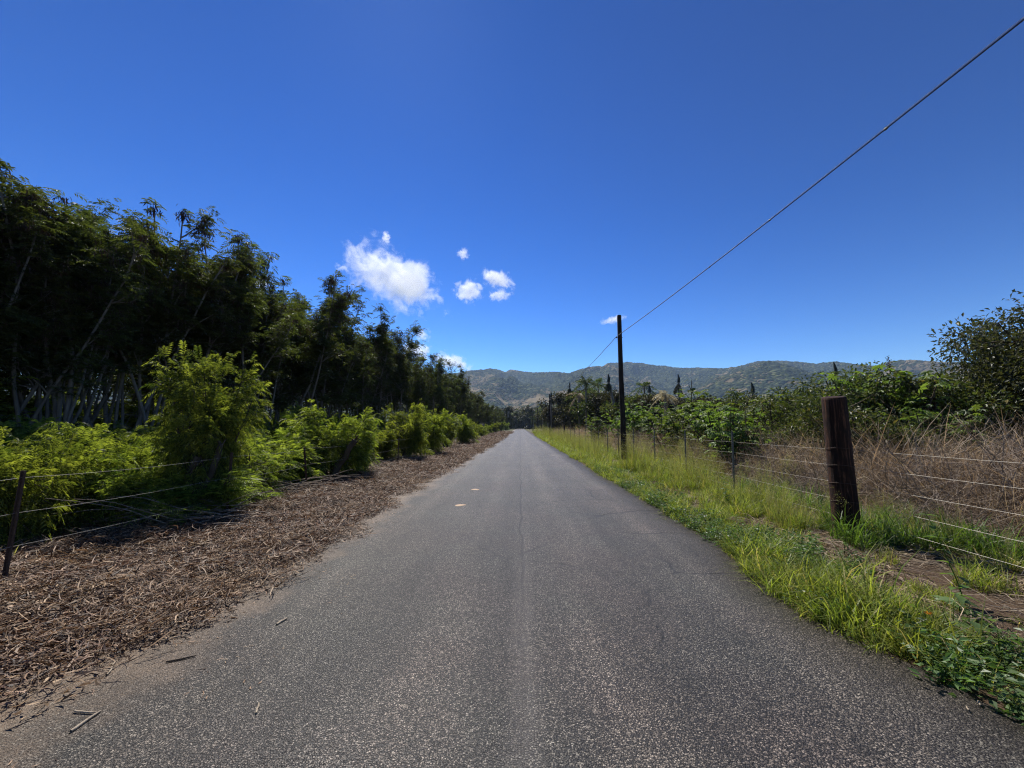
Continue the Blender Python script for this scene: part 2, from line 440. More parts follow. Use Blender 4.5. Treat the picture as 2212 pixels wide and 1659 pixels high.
me = mesh_np('ground', np.stack([X, Y, gz(X, Y) * sstep(400, 100, np.hypot(X, Y))], -1).reshape(-1, 3), grid_faces(len(gx), len(gy)), M['soil'], True)
tag(obj('ground', me), 'brown soil strewn with dead leaves and dry stems on both sides of the road', kind='structure')

ry = axis(-14, 322, -14, 30, 0.12, 1.04)
cols = np.linspace(-1, 1, 9)
ex = np.where(cols[None] < 0, -3.15, redge(ry)[:, None] + 0.03 * (vnoise(ry * 9, ry * 0, 3)[:, None] - 0.5)) * np.abs(cols)[None]
YY = np.broadcast_to(ry[:, None], ex.shape)
zz = 0.006 - 0.008 * np.abs(cols)[None] ** 6 + 0 * YY
V = np.stack([ex, YY, zz], -1)
# a skirt gives the slab its broken edge
Vr = V[:, -1:].copy(); Vr[..., 2] = -0.06
V = np.concatenate([V, Vr], 1)
me = mesh_np('road', V.reshape(-1, 3), grid_faces(len(ry), V.shape[1])[:, ::-1], M['asphalt'], True)
tag(obj('road', me), 'straight narrow road of worn grey asphalt with a cracked seam along its middle', kind='structure')

# mountains: skyline read from the photograph (2212-wide grid)
Z4 = [(100, 490), (330, 460), (500, 440), (600, 440), (740, 480), (820, 450), (900, 465), (1000, 480), (1200, 490), (1400, 480), (1600, 495), (1850, 425), (2050, 410)]
Z5 = [(0, 390), (130, 350), (300, 320), (470, 308), (600, 310), (680, 330), (850, 345), (900, 355), (1100, 355), (1300, 365), (1400, 360), (1530, 330), (1640, 305), (1800, 292), (1950, 305), (2150, 315)]
Z6 = [(100, 497), (250, 507), (400, 517), (530, 503), (650, 520), (800, 530), (900, 500), (960, 490), (1060, 493), (1170, 500), (1280, 505), (1500, 515), (1780, 500)]
sk = [((1100 + a / 5.53) * .8848, (820 + b / 5.53) * .8848) for a, b in Z4] + [((1400 + a / 3.687) * .8848, (800 + b / 3.687) * .8848) for a, b in Z5] + [((1850 + a / 2.765) * .8848, (700 + b / 2.765) * .8848) for a, b in Z6]
sk = [(-200, 800), (300, 820), (600, 805), (850, 812)] + sk + [(2400, 790)]
saz = []; sel = []
for px, py in sorted(sk):
    d = ray(px, py); saz.append(math.atan2(d.x, d.y)); sel.append(d.z / math.hypot(d.x, d.y))
NA, NR = 1300, 330
az = np.linspace(R(-66), R(66), NA)
rr = 850 * (4300 / 850) ** np.linspace(0, 1, NR)
AZ, RR = np.meshgrid(az, rr, indexing='ij')
mx_, my_ = np.sin(AZ) * RR, np.cos(AZ) * RR
prof = np.interp(az, saz, sel, left=sel[0], right=sel[-1])
prof = prof + .004 * (fbm(az * 70, az * 0 + 2, 3, 77) - .5) + .0022 * (fbm(az * 420, az * 0 + 5, 2, 79) - .5)
def ridged(x, y, o, s):
    t = 0; a = 1; n = 0
    for i in range(o):
        t = t + a * (1 - np.abs(2 * vnoise(x * 2 ** i + 5 * i, y * 2 ** i + 3 * i, s + i) - 1)); n += a; a *= 0.5
    return t / n
warp = 260 * (fbm(mx_ / 900, my_ / 900, 3, 31) - 0.5)
sp = ridged((mx_ + warp) / 620, (my_ + warp) / 1500, 4, 41)
sp2 = fbm(mx_ / 260, my_ / 330, 5, 51)
t = np.clip((RR - 1000) / (3000 - 1000), 0, 1)
H = 3000 * prof[:, None] * (0.75 * t ** 1.15 + 0.25 * sstep(0, 1, t))
H = H * (0.72 + 1.5 * (sp - 0.42) * (0.30 + 0.70 * np.sin(PI * np.clip(t, 0, 1)))) + 38 * (sp2 - 0.5) * sstep(0, 0.25, t)
H += 125 * (ridged((mx_ + warp) / 300, (my_ + warp) / 520, 3, 61) - .5) * np.sin(PI * np.clip(t, 0, 1)) ** .7
H = H * (1 - 0.55 * sstep(3100, 4300, RR))
# nearer spurs
def hill(pxc, r0, hgt, wx, wr, rot=0.0):
    a = ray(pxc, 860); a = math.atan2(a.x, a.y)
    cx, cyy = math.sin(a) * r0, math.cos(a) * r0
    dx, dy = mx_ - cx, my_ - cyy
    c, s = math.cos(rot), math.sin(rot)
    u = (dx * c + dy * s) / wx; w = (-dx * s + dy * c) / wr
    return hgt * np.exp(-(u * u + w * w))
B = hill(1235, 1750, 205, 150, 420, R(-12)) + hill(1560, 1500, 105, 240, 300) + hill(1430, 2050, 150, 150, 420, R(15)) + hill(1030, 1900, 190, 170, 480, R(10)) + hill(1800, 1700, 130, 420, 350) + hill(700, 1700, 160, 420, 350)
H = np.maximum(H, B * (0.86 + 0.28 * sp2)) * 0.75 + 0.25 * (H + B * 0.45)
H += sstep(0.02, 0.2, t) * 13.0 * (fbm(mx_ / 18, my_ / 18, 2, 71) - 0.5) * (0.4 + 1.2 * fbm(mx_ / 150, my_ / 150, 2, 75))
for it, kn in enumerate((31, 21, 11, 5, 3)):
    fac = prof / (H / RR).max(1)
    kk = np.hanning(kn); kk /= kk.sum()
    fac = np.convolve(np.pad(fac, kn // 2, mode='edge'), kk, 'valid')
    H = H * (1 + (fac[:, None] - 1) * sstep(0.15, 0.6, t))
H = H * sstep(0, 0.03, t + 0.004) - 1.0
me = mesh_np('mountains', np.stack([mx_, my_, H + CAM_H], -1).reshape(-1, 3), grid_faces(NA, NR)[:, ::-1], M['mount'], True)
tag(obj('mountains', me), 'long scrub covered mountain ridge with rounded spurs beyond the end of the road', kind='structure')

# ------------------------------------------------------------------ foliage builders
def frames(d, up=None):
    """orthonormal frames for directions d (n,3) -> (along, side, normal)"""
    d = unit(d)
    up = np.array([0, 0, 1.0]) if up is None else up
    s = np.cross(d, up + 1e-3)
    s = unit(s); n = np.cross(s, d)
    return d, s, n
def ztop(me, q=99.7):
    a = np.empty(len(me.vertices) * 3, np.float32); me.vertices.foreach_get('co', a); return float(np.percentile(a[2::3], q))
def wid(me, q=4):
    a = np.empty(len(me.vertices) * 3, np.float32); me.vertices.foreach_get('co', a); return float(np.percentile(a[0::3], 100 - q) - np.percentile(a[0::3], q))
def fronds(mb, P, D, L, pairs=6, plen=0.36, pw=0.10, droop=0.5, fold=0.35, rlo=0.0, rhi=1.0):
    """feathery twice-divided leaves: a pinna is one narrow quad; P base, D direction, L length (arrays)"""
    n = len(P); d, s, nn = frames(D)
    roll = U(-0.6, 0.6, n)[:, None]
    s2 = s * np.cos(roll) + nn * np.sin(roll); n2 = -s * np.sin(roll) + nn * np.cos(roll)
    s, nn = s2, n2
    ts = (np.arange(pairs) + 0.9) / (pairs + 0.3)
    dr = droop * U(0.5, 1.5, n)
    V = []; 
    for k, t_ in enumerate(ts):
        base = P + d * (L * t_)[:, None] - np.array([0, 0, 1.0]) * (L * dr * t_ ** 2 * 0.6)[:, None]
        pl = (L * plen * (1.15 - 0.55 * abs(t_ - 0.45)))[:, None]
        for sg in (-1, 1):
            out_ = unit(s * sg * 0.92 + d * (0.35 + 0.3 * t_) - nn * fold + N(0, 0.10, (n, 3)))
            side = unit(d + N(0, 0.25, (n, 3)))
            w = (L * pw)[:, None] * 0.5
            tip = base + out_ * pl - np.array([0, 0, 1.0]) * pl * 0.18
            midp = base + out_ * pl * 0.5
            V.append(np.stack([base, midp - side * w, tip, midp + side * w], 1))
    V = np.stack(V, 1).reshape(-1, 3)
    nf = len(V) // 4
    base_r = np.repeat(U(rlo, rhi, n), len(ts) * 2)
    mb.add(V, np.arange(nf * 4).reshape(-1, 4), np.clip(base_r + N(0, 0.12, nf), 0, 1))
def leaves(mb, P, D, L, W, cup=0.2, rlo=0, rhi=1):
    """simple pointed leaves, two folded halves"""
    n = len(P); d, s, nn = frames(D)
    roll = U(-PI * 0.5, PI * 0.5, n)[:, None] * 0.7
    s2 = s * np.cos(roll) + nn * np.sin(roll); nn = -s * np.sin(roll) + nn * np.cos(roll); s = s2
    L = np.broadcast_to(L, (n,))[:, None]; W = np.broadcast_to(W, (n,))[:, None]
    a = P; b = P + d * L * 0.45 + s * W * 0.5 + nn * W * cup; c = P + d * L - nn * L * 0.12; e = P + d * L * 0.45 - s * W * 0.5 + nn * W * cup
    V = np.stack([a, b, c, e], 1).reshape(-1, 3)
    i = np.arange(n)[:, None] * 4
    f = np.concatenate([i + np.array([0, 1, 2]), i + np.array([0, 2, 3])])
    r = U(rlo, rhi, n)
    mb.add(V, f, np.concatenate([r, r]))
def palmate(mb, P, Nn, S, lobes=7, rlo=0, rhi=1):
    """star shaped leaf: lobes as kites about the centre, facing Nn"""
    n = len(P); nn = unit(Nn)
    a = unit(np.cross(nn, N(0, 1, (n, 3)))); b = np.cross(nn, a)
    S = np.broadcast_to(S, (n,))[:, None]
    V = []
    for k in range(lobes):
        th = (k - (lobes - 1) / 2) * (2 * PI * 0.86 / lobes)
        ln = S * (0.5 + 0.08 * math.cos(th))
        dirv = a * math.cos(th) + b * math.sin(th); sd = -a * math.sin(th) + b * math.cos(th)
        tip = P + dirv * ln - nn * ln * 0.30
        m1 = P + dirv * ln * 0.5 + sd * ln * 0.24 - nn * ln * 0.03; m2 = P + dirv * ln * 0.5 - sd * ln * 0.24 - nn * ln * 0.03
        V.append(np.stack([P, m2, tip, m1], 1))
    V = np.stack(V, 1).reshape(-1, 3); nf = len(V) // 4
    mb.add(V, np.arange(nf * 4).reshape(-1, 4), np.repeat(U(rlo, rhi, n), lobes))
def limb(mb, p0, d0, L, r0, r1, nseg=6, wob=0.12, up=0.1, k=5):
    """one wandering branch; returns its points"""
    p = np.array(p0, float); d = np.array(d0, float) / np.linalg.norm(d0); pts = [p.copy()]
    for i in range(nseg):
        d = d + N(0, wob, 3) + np.array([0, 0, up]); d /= np.linalg.norm(d)
        p = p + d * L / nseg; pts.append(p.copy())
    pts = np.array(pts)
    tube(mb, pts, np.linspace(r0, r1, nseg + 1), k, U(0, 1))
    return pts, d

# ---- thin-stemmed leucaena trees of the left-hand wood
def leuc_tree_meshes(seed, h, bare, width, nfr, pods):
    global rng, U, N
    rng = np.random.default_rng(seed); U = rng.uniform; N = rng.normal
    tr = MB(); cr = MB(); pd = MB()
    tips = []
    nst = int(rng.integers(2, 5))
    for s_ in range(nst):
        lean = N(0, 0.07, 2) + np.array([0.05, 0.0])
        pts, d = limb(tr, (U(-.5, .5), U(-.5, .5), -0.1), (lean[0], lean[1], 1), h * U(0.78, 0.92), U(0.035, 0.06), 0.016, 11, 0.075, 0.03, 6)
        npt = len(pts)
        for b in range(int(rng.integers(9, 13))):
            i = int(U(bare, 0.97) * (npt - 1)); fr = i / (npt - 1)
            a = U(0, 2 * PI)
            L = width * U(0.5, 1.0) * (1.15 - 0.55 * fr)
            bp_, bd = limb(tr, pts[i], (math.cos(a), math.sin(a), U(0.4, 1.3)), L, 0.022, 0.008, 5, 0.18, 0.05, 4)
            for q in range(4):
                j = int(U(1, len(bp_) - 0.01)); a2 = U(0, 2 * PI)
                tp, td = limb(tr, bp_[j], (math.cos(a2), math.sin(a2), U(-0.1, 0.9)), L * U(0.3, 0.6), 0.009, 0.004, 3, 0.2, 0.0, 3)
                tips += [tp[-1], tp[-2], tp[-1]]
            tips += [bp_[-1], bp_[-2]]
        tips += [pts[-1]] * 3
        for q in range(3):   # dead lower twigs
            i = int(U(0.15, bare) * (npt - 1)); a = U(0, 2 * PI)
            limb(tr, pts[i], (math.cos(a), math.sin(a), U(0.0, 1)), U(0.5, 1.4), 0.012, 0.004, 4, 0.25, 0.0, 3)
    tips = np.array(tips)
    idx = rng.integers(0, len(tips), nfr)
    P = tips[idx] + N(0, 0.11, (nfr, 3))
    D = N(0, 1, (nfr, 3)); D[:, 2] = np.abs(D[:, 2]) * 0.5 + 0.05 
    fronds(cr, P, D, U(0.20, 0.34, nfr), 6, 0.38, 0.115, 0.9)
    # brown hanging seed pods, most of them high in the crown
    zt = tips[:, 2]; w = np.exp((zt - zt.max()) / (0.16 * h)); w /= w.sum()
    cl = tips[rng.choice(len(tips), pods // 9, p=w)]
    P = np.repeat(cl, 9, 0) + N(0, 0.07, (len(cl) * 9, 3))
    D = N(0, 0.45, (len(P), 3)); D[:, 2] = -1
    leaves(pd, P, D, U(0.13, 0.20, len(P)), 0.026, 0.05)
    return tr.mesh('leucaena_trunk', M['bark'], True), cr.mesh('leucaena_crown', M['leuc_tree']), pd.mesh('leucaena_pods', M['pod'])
def leuc_tree(meshes, label, group=None):
    e = obj('leucaena_tree', None); tag(e, label, 'tree', group)
    obj('trunk', meshes[0], e); tag(obj('crown', meshes[1], e), kind='stuff'); tag(obj('seed_pods', meshes[2], e), kind='stuff')
    return e
protos = [leuc_tree_meshes(100 + i, 8.5, [0.52, 0.48, 0.42, 0.55, 0.36, 0.46][i], [1.2, 1.4, 1.2, 1.0, 1.5, 1.3][i], 1500, [1700, 1100, 2000, 900, 1300, 1800][i]) for i in range(6)]
PT = [ztop(p_[1]) for p_ in protos]
rng = np.random.default_rng(11); U = rng.uniform; N = rng.normal
EDGE = lambda y: -11.2 + 4.4 * float(sstep(25, 150, y))
SKY_L = [(-330, 300), (-160, 300), (10, 318), (60, 380), (120, 430), (165, 470), (235, 450), (290, 428), (345, 470), (400, 512), (450, 532), (500, 560), (542, 552), (590, 610), (640, 597), (690, 655), (742, 652), (800, 672), (835, 705), (866, 712), (900, 765), (932, 768), (958, 780), (982, 792), (1003, 815), (1022, 845), (1042, 862)]
front_l = ['the tallest tree top on the left, cut by the edge of the photo', 'ragged crown standing above the pale twin stems near the left edge']
placed = []; UG = []
FL = ['leucaena tree just outside the left edge of the photo', 'leucaena tree cut by the left edge of the photo',
 'tallest leucaena at the left edge, its drooping brown pods topping the wood', 'leucaena tree right of the tallest crown at the left edge',
 'ragged open crown halfway between the left edge and the gap of sky', 'thin leucaena tree left of the notch of sky in the wood', 'leucaena tree in the notch of sky between two tall crowns',
 'leucaena tree with a tufted spiky crown just right of the sky notch', 'leucaena tree sloping down right of the tufted spiky crown', 'leucaena tree with a rounded top above the tallest roadside sapling',
 'leucaena tree right above the tip of the tallest roadside sapling', 'lower leucaena crown before the flat topped brown one', 'flat topped leucaena crown full of brown pods, left of the pale cloud behind the wood',
 'lower leucaena crown beside the pale cloud behind the wood', 'broad rounded dark leucaena crown right of the pale cloud behind the wood', 'leucaena crown in the dip right of the broad rounded one',
 'knobbly leucaena crown below the left end of the largest cloud', 'leucaena tree with arching twigs under the middle of the largest cloud', 'leucaena tree in the dip under the largest cloud',
 'leucaena tree whose leaning top points right under the largest cloud', 'lower leucaena crown in front of the flat cloud', 'leucaena crown just right of the flat cloud behind the tree tops', 'leucaena crown left of the low cloud bank',
 'leucaena crown under the low cloud bank', 'leucaena crown where the low cloud bank meets the mountain', 'leucaena tree on the slope of the wood in front of the mountain', 'last tall leucaena tree of the left wood before the mountain gap']
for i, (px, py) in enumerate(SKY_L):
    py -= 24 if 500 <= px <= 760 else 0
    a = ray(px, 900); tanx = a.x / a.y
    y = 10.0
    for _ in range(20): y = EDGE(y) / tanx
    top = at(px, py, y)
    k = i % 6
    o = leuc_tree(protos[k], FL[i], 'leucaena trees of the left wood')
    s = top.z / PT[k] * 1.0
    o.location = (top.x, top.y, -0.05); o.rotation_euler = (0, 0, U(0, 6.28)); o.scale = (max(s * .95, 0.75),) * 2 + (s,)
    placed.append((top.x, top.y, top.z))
yy = 1.0; cnt = 0
py_ = np.array([p[1] for p in placed]); pz_ = np.array([p[2] for p in placed])
so = np.argsort(py_)
def skyh(x, y):   # height that keeps a tree below the skyline set by the front row
    ye = y * EDGE(y) / x
    return float(np.interp(ye, py_[so], pz_[so])) * x / EDGE(y)
for row, (dx, step) in enumerate([(-0.3, 2.2), (1.0, 1.9), (2.4, 2.1), (4.0, 2.4), (6.2, 2.9), (9.0, 3.2), (12.5, 3.2), (16, 3.2), (20, 3.4), (25, 4), (31, 4)]):
    y = 0.5 + row * 0.7
    while y < (150 if row < 3 else 44 - row):
        st_ = step * (1 + y / 70)
        x = EDGE(y) - dx + U(-0.6, 0.6)
        h = min(skyh(x, y) * U(0.70, 0.87), 9.6 + U(-1, 1.2))
        k = int(rng.integers(0, 6))
        lab = 'slender leucaena tree inside the dark wood left of the road'
        if row == 0: lab = 'thin leucaena tree with bare grey stems along the edge of the left wood'
        o = leuc_tree(protos[k], lab, 'leucaena trees of the left wood')
        s = h / PT[k]
        o.location = (x, y + U(-.6, .6), -0.05); o.rotation_euler = (0, 0, U(0, 6.28)); o.scale = (max(s, 0.8), max(s, 0.8), s) if row < 6 else (1.1, 1.1, s)
        y += st_ * U(0.75, 1.25); cnt += 1

# dim undergrowth between the stems
for i in range(170):
    y = U(1, 45); x = EDGE(y) - U(.8, 26)
    UG.append((x, y, U(1.3, 3.4), U(0, 6.28)))
# pale twin-stemmed tree in front at the left
def stem_tree():
    e = obj('leucaena_tree', None); tag(e, 'pale twin stemmed leucaena tree standing in front of the dark wood near the left edge', 'tree', 'leucaena trees of the left wood')
    mb = MB(); Yd = 8.9
    for pxs in ([(133, 925), (130, 860), (124, 790), (116, 720), (104, 650), (92, 580), (70, 500)], [(141, 925), (150, 850), (158, 780), (150, 720), (134, 660), (150, 590), (170, 520)]):
        p = [at(a, b, Yd) for a, b in pxs]; p[0].z = -0.05
        tube(mb, [tuple(q) for q in p], np.linspace(0.05, 0.022, len(p)), 7)
    base = at(135, 925, Yd)
    mbt = [tuple(at(a, b, Yd)) for a, b in ((70, 500), (170, 520), (92, 580), (150, 590))]
    me = mb.mesh('pale_stems', M['bark'], True); obj('trunk', me, e)
    cr = MB(); pd = MB(); P = []
    for t_ in mbt:
        for q in range(7):
            a = U(0, 2 * PI); pp, _ = limb(cr, t_, (math.cos(a), math.sin(a), U(0.2, 1.5)), U(0.5, 1.2), 0.012, 0.004, 4, 0.2, 0.0, 3); P += list(pp[1:])
    P = np.array(P); n = 900; Q = P[rng.integers(0, len(P), n)] + N(0, 0.12, (n, 3)); D = N(0, 1, (n, 3)); D[:, 2] = np.abs(D[:, 2]) * .6
    fronds(cr, Q, D, U(0.2, 0.34, n), 6, 0.38, 0.11, 0.9)
    tag(obj('crown', cr.mesh('pale_tree_crown', M['leuc_tree']), e), kind='stuff')
stem_tree()

# ---- roadside leucaena saplings (bright, backlit)
def bush_meshes(seed, h, w, nfr, lean=(0, 0), low=0.25, nst=6, thick=0.05, L=(0.20, 0.36)):
    global rng, U, N
    rng = np.random.default_rng(seed); U = rng.uniform; N = rng.normal
    tr = MB(); cr = MB(); tips = []
    for s_ in range(nst):
        a = U(0, 2 * PI); sp_ = U(0.05, 0.6) * w / h
        pts, d = limb(tr, (math.cos(a) * 0.1, math.sin(a) * 0.1, -0.05), (math.cos(a) * sp_ + lean[0], math.sin(a) * sp_ + lean[1], 1), h * U(0.50, 1.05), thick * U(0.6, 1.2), 0.008, 8, 0.10, 0.04, 6)
        for b in range(9):
            i = int(U(low, 0.98) * (len(pts) - 1)); a2 = U(0, 2 * PI)
            bp_, bd = limb(tr, pts[i], (math.cos(a2), math.sin(a2), U(0.1, 0.9)), w * U(0.25, 0.62) * (1.15 - .85 * (i / 8) ** 1.3), 0.012, 0.004, 4, 0.18, 0.03, 3)
            tips += list(bp_[1:])
        tips += list(pts[-3:])
    tips = np.array(tips)
    P = tips[rng.integers(0, len(tips), nfr)] + N(0, 0.045, (nfr, 3)) * w
    P[:, 2] = np.clip(P[:, 2], low * h * 0.5, None)
    cen = np.array([0, 0, h * 0.45])
    D = unit(P - cen) + N(0, 0.55, (nfr, 3)); D[:, 2] += 0.25
    fronds(cr, P, D, U(L[0], L[1], nfr), 9, 0.34, 0.060, 0.9)
    k = nfr // 60      # a few round cream flower heads
    Q = tips[rng.integers(0, len(tips), k)]
    return tr.mesh('sapling_stems', M['bark_d'], True), cr.mesh('sapling_leaves', M['leuc_bush'])
def bush(meshes, loc, label, scl=(1, 1, 1), rz=0.0, name='leucaena_sapling'):
    e = obj(name, None, None, loc, (0, 0, rz), scl); tag(e, label, 'bush', 'leucaena saplings along the left fence')
    obj('stem', meshes[0], e); tag(obj('foliage', meshes[1], e), kind='stuff')
    return e
bm = [bush_meshes(201, 2.75, 1.75, 1700, (0.04, 0), 0.42, 9, 0.06, (.24, .42)), bush_meshes(202, 1.8, 1.7, 1150, (0, 0), 0.15, 7, 0.03, (.22, .40)), bush_meshes(203, 2.1, 1.6, 1200, (0.12, 0), 0.28, 8, 0.045, (.22, .40)), bush_meshes(204, 1.5, 2.2, 1350, (-0.03, 0), 0.08, 9, 0.025, (.22, .40))]
rng = np.random.default_rng(12); U = rng.uniform; N = rng.normal
def gl(px, Y_): # ground place under a column of the picture
    p = at(px, 950, Y_); return (p.x, Y_, float(gz(p.x, Y_)))
B_ = [  # mesh, column, distance, top row, width in columns, label
 (0, 445, 6.7, 760, 162, 'tallest bright green sapling standing out in front of the dark wood by the fence'),
 (3, 262, 6.9, 925, 215, 'low spreading green bush filling the space left of the tallest sapling'),
 (3, 150, 5.9, 925, 230, 'yellow green feathery bush behind the two lower fence wires on the left'),
 (3, 45, 5.0, 935, 200, 'feathery bush standing behind the leftmost fence post'),
 (1, -70, 4.9, 930, 200, 'feathery bush cut by the left edge of the photo'),
 (3, 130, 7.6, 912, 240, 'bright bush at the foot of the pale twin stemmed tree'),
 (3, -10, 7.3, 912, 240, 'bush behind the leftmost fence bushes, below the wood'),
 (1, 400, 6.35, 1000, 190, 'low leaves added to deepen the shade around the stems of the tallest sapling'),  # added skirt of leaves, makes a darker mass under the sapling
 (3, 320, 6.2, 985, 190, 'low bush added to widen the shadow at the wires left of the tallest sapling'),  # added bush, enlarges the shadow cast on the litter
 (1, 520, 7.4, 1000, 80, 'low leaves added to widen the shadow by the second fence post'),  # added leaves, more shadow on the litter here
 (1, 345, 8.3, 925, 130, 'small bush seen past the left flank of the tallest sapling'),
 (1, 560, 8.3, 925, 120, 'small bush at the right foot of the tallest sapling'),
 (1, 605, 9.7, 945, 110, 'low bush between the tallest sapling and the leaning trunk'),
 (2, 715, 11.3, 884, 165, 'wide bright bush with a dark trunk leaning to the right'),
 (1, 645, 12.2, 915, 110, 'bush tucked behind the bush with the leaning trunk'),
 (1, 770, 12.6, 905, 80, 'bush right behind the bush with the leaning trunk'),
 (1, 822, 17.0, 925, 60, 'low shoots in the gap after the bush with the leaning trunk'),
 (2, 880, 18.2, 876, 95, 'bright bush with several dark leaning stems, third clump along the fence'),
 (2, 930, 21.5, 888, 80, 'bright bush leaning right, just beyond the clump with dark stems'),
 (0, 962, 27.0, 888, 55, 'rounded bush on the bend of the far bush row'),
 (2, 1000, 33.0, 897, 60, 'rounded dark based bush fifth along the roadside, before the low far bushes'),
 (1, 1020, 42.0, 912, 30, 'low bush just past the fifth rounded bush'),
 (1, 1034, 52.0, 917, 24, 'first of the small far bushes near the end of the left verge'),
 (1, 1044, 62.0, 919, 22, 'second of the small far bushes near the end of the left verge'),
 (2, 1054, 76.0, 917, 22, 'third of the small far bushes near the end of the left verge'),
 (2, 1066, 95.0, 912, 24, 'fourth of the small far bushes, in front of the wood'),
 (2, 1079, 125.0, 909, 22, 'light green bush left of the date palms'),
 (2, 1093, 165.0, 913, 14, 'light green bush at the foot of the first date palm'),
]
BZ = [ztop(b[1], 99.5) for b in bm]; BWd = [wid(b[1], 5) for b in bm]
for k, px, Y_, ty, wpx, lab in B_:
    g_ = gl(px, Y_); sz = (at(px, ty, Y_).z - g_[2]) / BZ[k]; sw = (wpx * (.8 if Y_ < 10 else .76) / 798.8 * Y_) / BWd[k]
    bush(bm[k], g_, lab, (sw, sw, sz), U(0, 6.28) if k else 0.4)
# dim undergrowth saplings in the shade of the wood
for i, (px, Y_, s) in enumerate([(590, 14.5, 1.15), (640, 16.5, 1.3), (480, 11.5, 1.0), (700, 19.5, 1.2), (790, 24, 1.3), (330, 10.2, .9)]):
    lab = ['grey green sapling in shade behind the gap after the tallest sapling', 'taller shaded sapling beside the wood behind the leaning trunk bush', 'shaded sapling between the tallest sapling and the wood', 'shaded shrub at the edge of the wood above the leaning trunk bush', 'shaded shrub at the edge of the wood above the dark stemmed clump', 'shaded shrub under the wood left of the tallest sapling'][i]
    o = bush((bm[2][0], bm[2][1]), gl(px, Y_), lab, (s * .8, s * .8, s), U(0, 6))
for x, y, h_, rz_ in UG:
    k = int(rng.integers(1, 4)); sz = h_ / BZ[k]
    bush(bm[k], (x, y, 0), 'dim sapling growing between the stems inside the left wood', (sz, sz, sz), rz_)['group'] = 'saplings inside the left wood'
# leaning cut trunks inside the bushes
def leaning_trunk(p0, p1, r, label):
    mb = MB(); p0 = np.array(p0); p1 = np.array(p1)
    pts = [p0 + (p1 - p0) * t_ + N(0, 0.02, 3) for t_ in np.linspace(0, 1, 6)]
    tube(mb, pts, np.linspace(r, r * 0.62, 6), 8)
    for q in range(3):
        limb(mb, pts[3 + q % 3], (U(-1, 1), U(-.5, .5), U(.4, 1)), U(.3, .6), r * .35, .008, 4, .15, .05, 5)
    tag(obj('leaning_trunk', mb.mesh('leaning_trunk', M['bark_d'], True)), label, 'trunk')
g0 = gl(715, 11.0); leaning_trunk((g0[0], 11.0, 0), tuple(at(765, 950, 10.9)), 0.12, 'thick dark trunk leaning right among bright leaves by the road')
g0 = gl(398, 6.4); leaning_trunk((g0[0], 6.4, 0), tuple(at(425, 985, 6.5)), 0.10, 'dark thick stem at the foot of the tallest sapling')
g0 = gl(405, 6.3); leaning_trunk((g0[0] + .1, 6.3, 0), tuple(at(480, 960, 6.6)), 0.07, 'dark stem slanting up to the right under the tallest sapling')
g0 = gl(872, 18.0); leaning_trunk((g0[0], 18.0, 0), tuple(at(905, 915, 18.3)), 0.11, 'dark stem leaning right in the third bush clump along the fence')
g0 = gl(915, 21.0); leaning_trunk((g0[0], 21.0, 0), tuple(at(940, 915, 21.3)), 0.10, 'dark stem leaning right in the bush beyond the third clump')

# ------------------------------------------------------------------ ground cover: tufts scattered as stuff
def blades(mb, n, h, w, rad=0.08, lean=0.35, curve=0.6, seg=3, rlo=0, rhi=1, down=0.0):
    a = U(0, 2 * PI, n); r = rad * np.sqrt(U(0, 1, n))
    P = np.stack([np.cos(a) * r, np.sin(a) * r, np.full(n, -0.02)], -1)
    b = U(0, 2 * PI, n); ln = np.abs(N(0, lean, n))
    d = unit(np.stack([np.cos(b) * ln, np.sin(b) * ln, np.ones(n) - down * U(0, 1, n)], -1))
    out_ = np.stack([np.cos(b), np.sin(b), np.zeros(n)], -1)
    H_ = U(h[0], h[1], n); W_ = U(w[0], w[1], n)
    tw = b + PI / 2 + U(-0.7, 0.7, n); s = np.stack([np.cos(tw), np.sin(tw), np.zeros(n)], -1)
    cv = curve * U(0.2, 1.3, n)
    rows = []
    for k in range(seg + 1):
        t_ = k / seg
        c = P + d * (H_ * t_)[:, None] + out_ * (H_ * cv * t_ ** 2 * 0.6)[:, None] - np.array([0, 0, 1.0]) * (H_ * cv * t_ ** 3 * 0.55)[:, None]
        ww = (W_ * (1 - t_ ** 2 * 0.93) * 0.5)[:, None]
        rows += [c - s * ww, c + s * ww]
    V = np.stack(rows, 1); m_ = (seg + 1) * 2
    i = np.arange(n)[:, None, None] * m_ + (np.arange(seg)[None, :, None] * 2) + np.array([0, 1, 3, 2])[None, None]
    mb.add(V.reshape(-1, 3), i.reshape(-1, 4), np.repeat(U(rlo, rhi, n), seg))
def tuft(name, mat, *calls):
    mb = MB()
    for n, kw in calls: blades(mb, n, **kw)
    return bpy.data.objects.new(name, mb.mesh(name, mat))
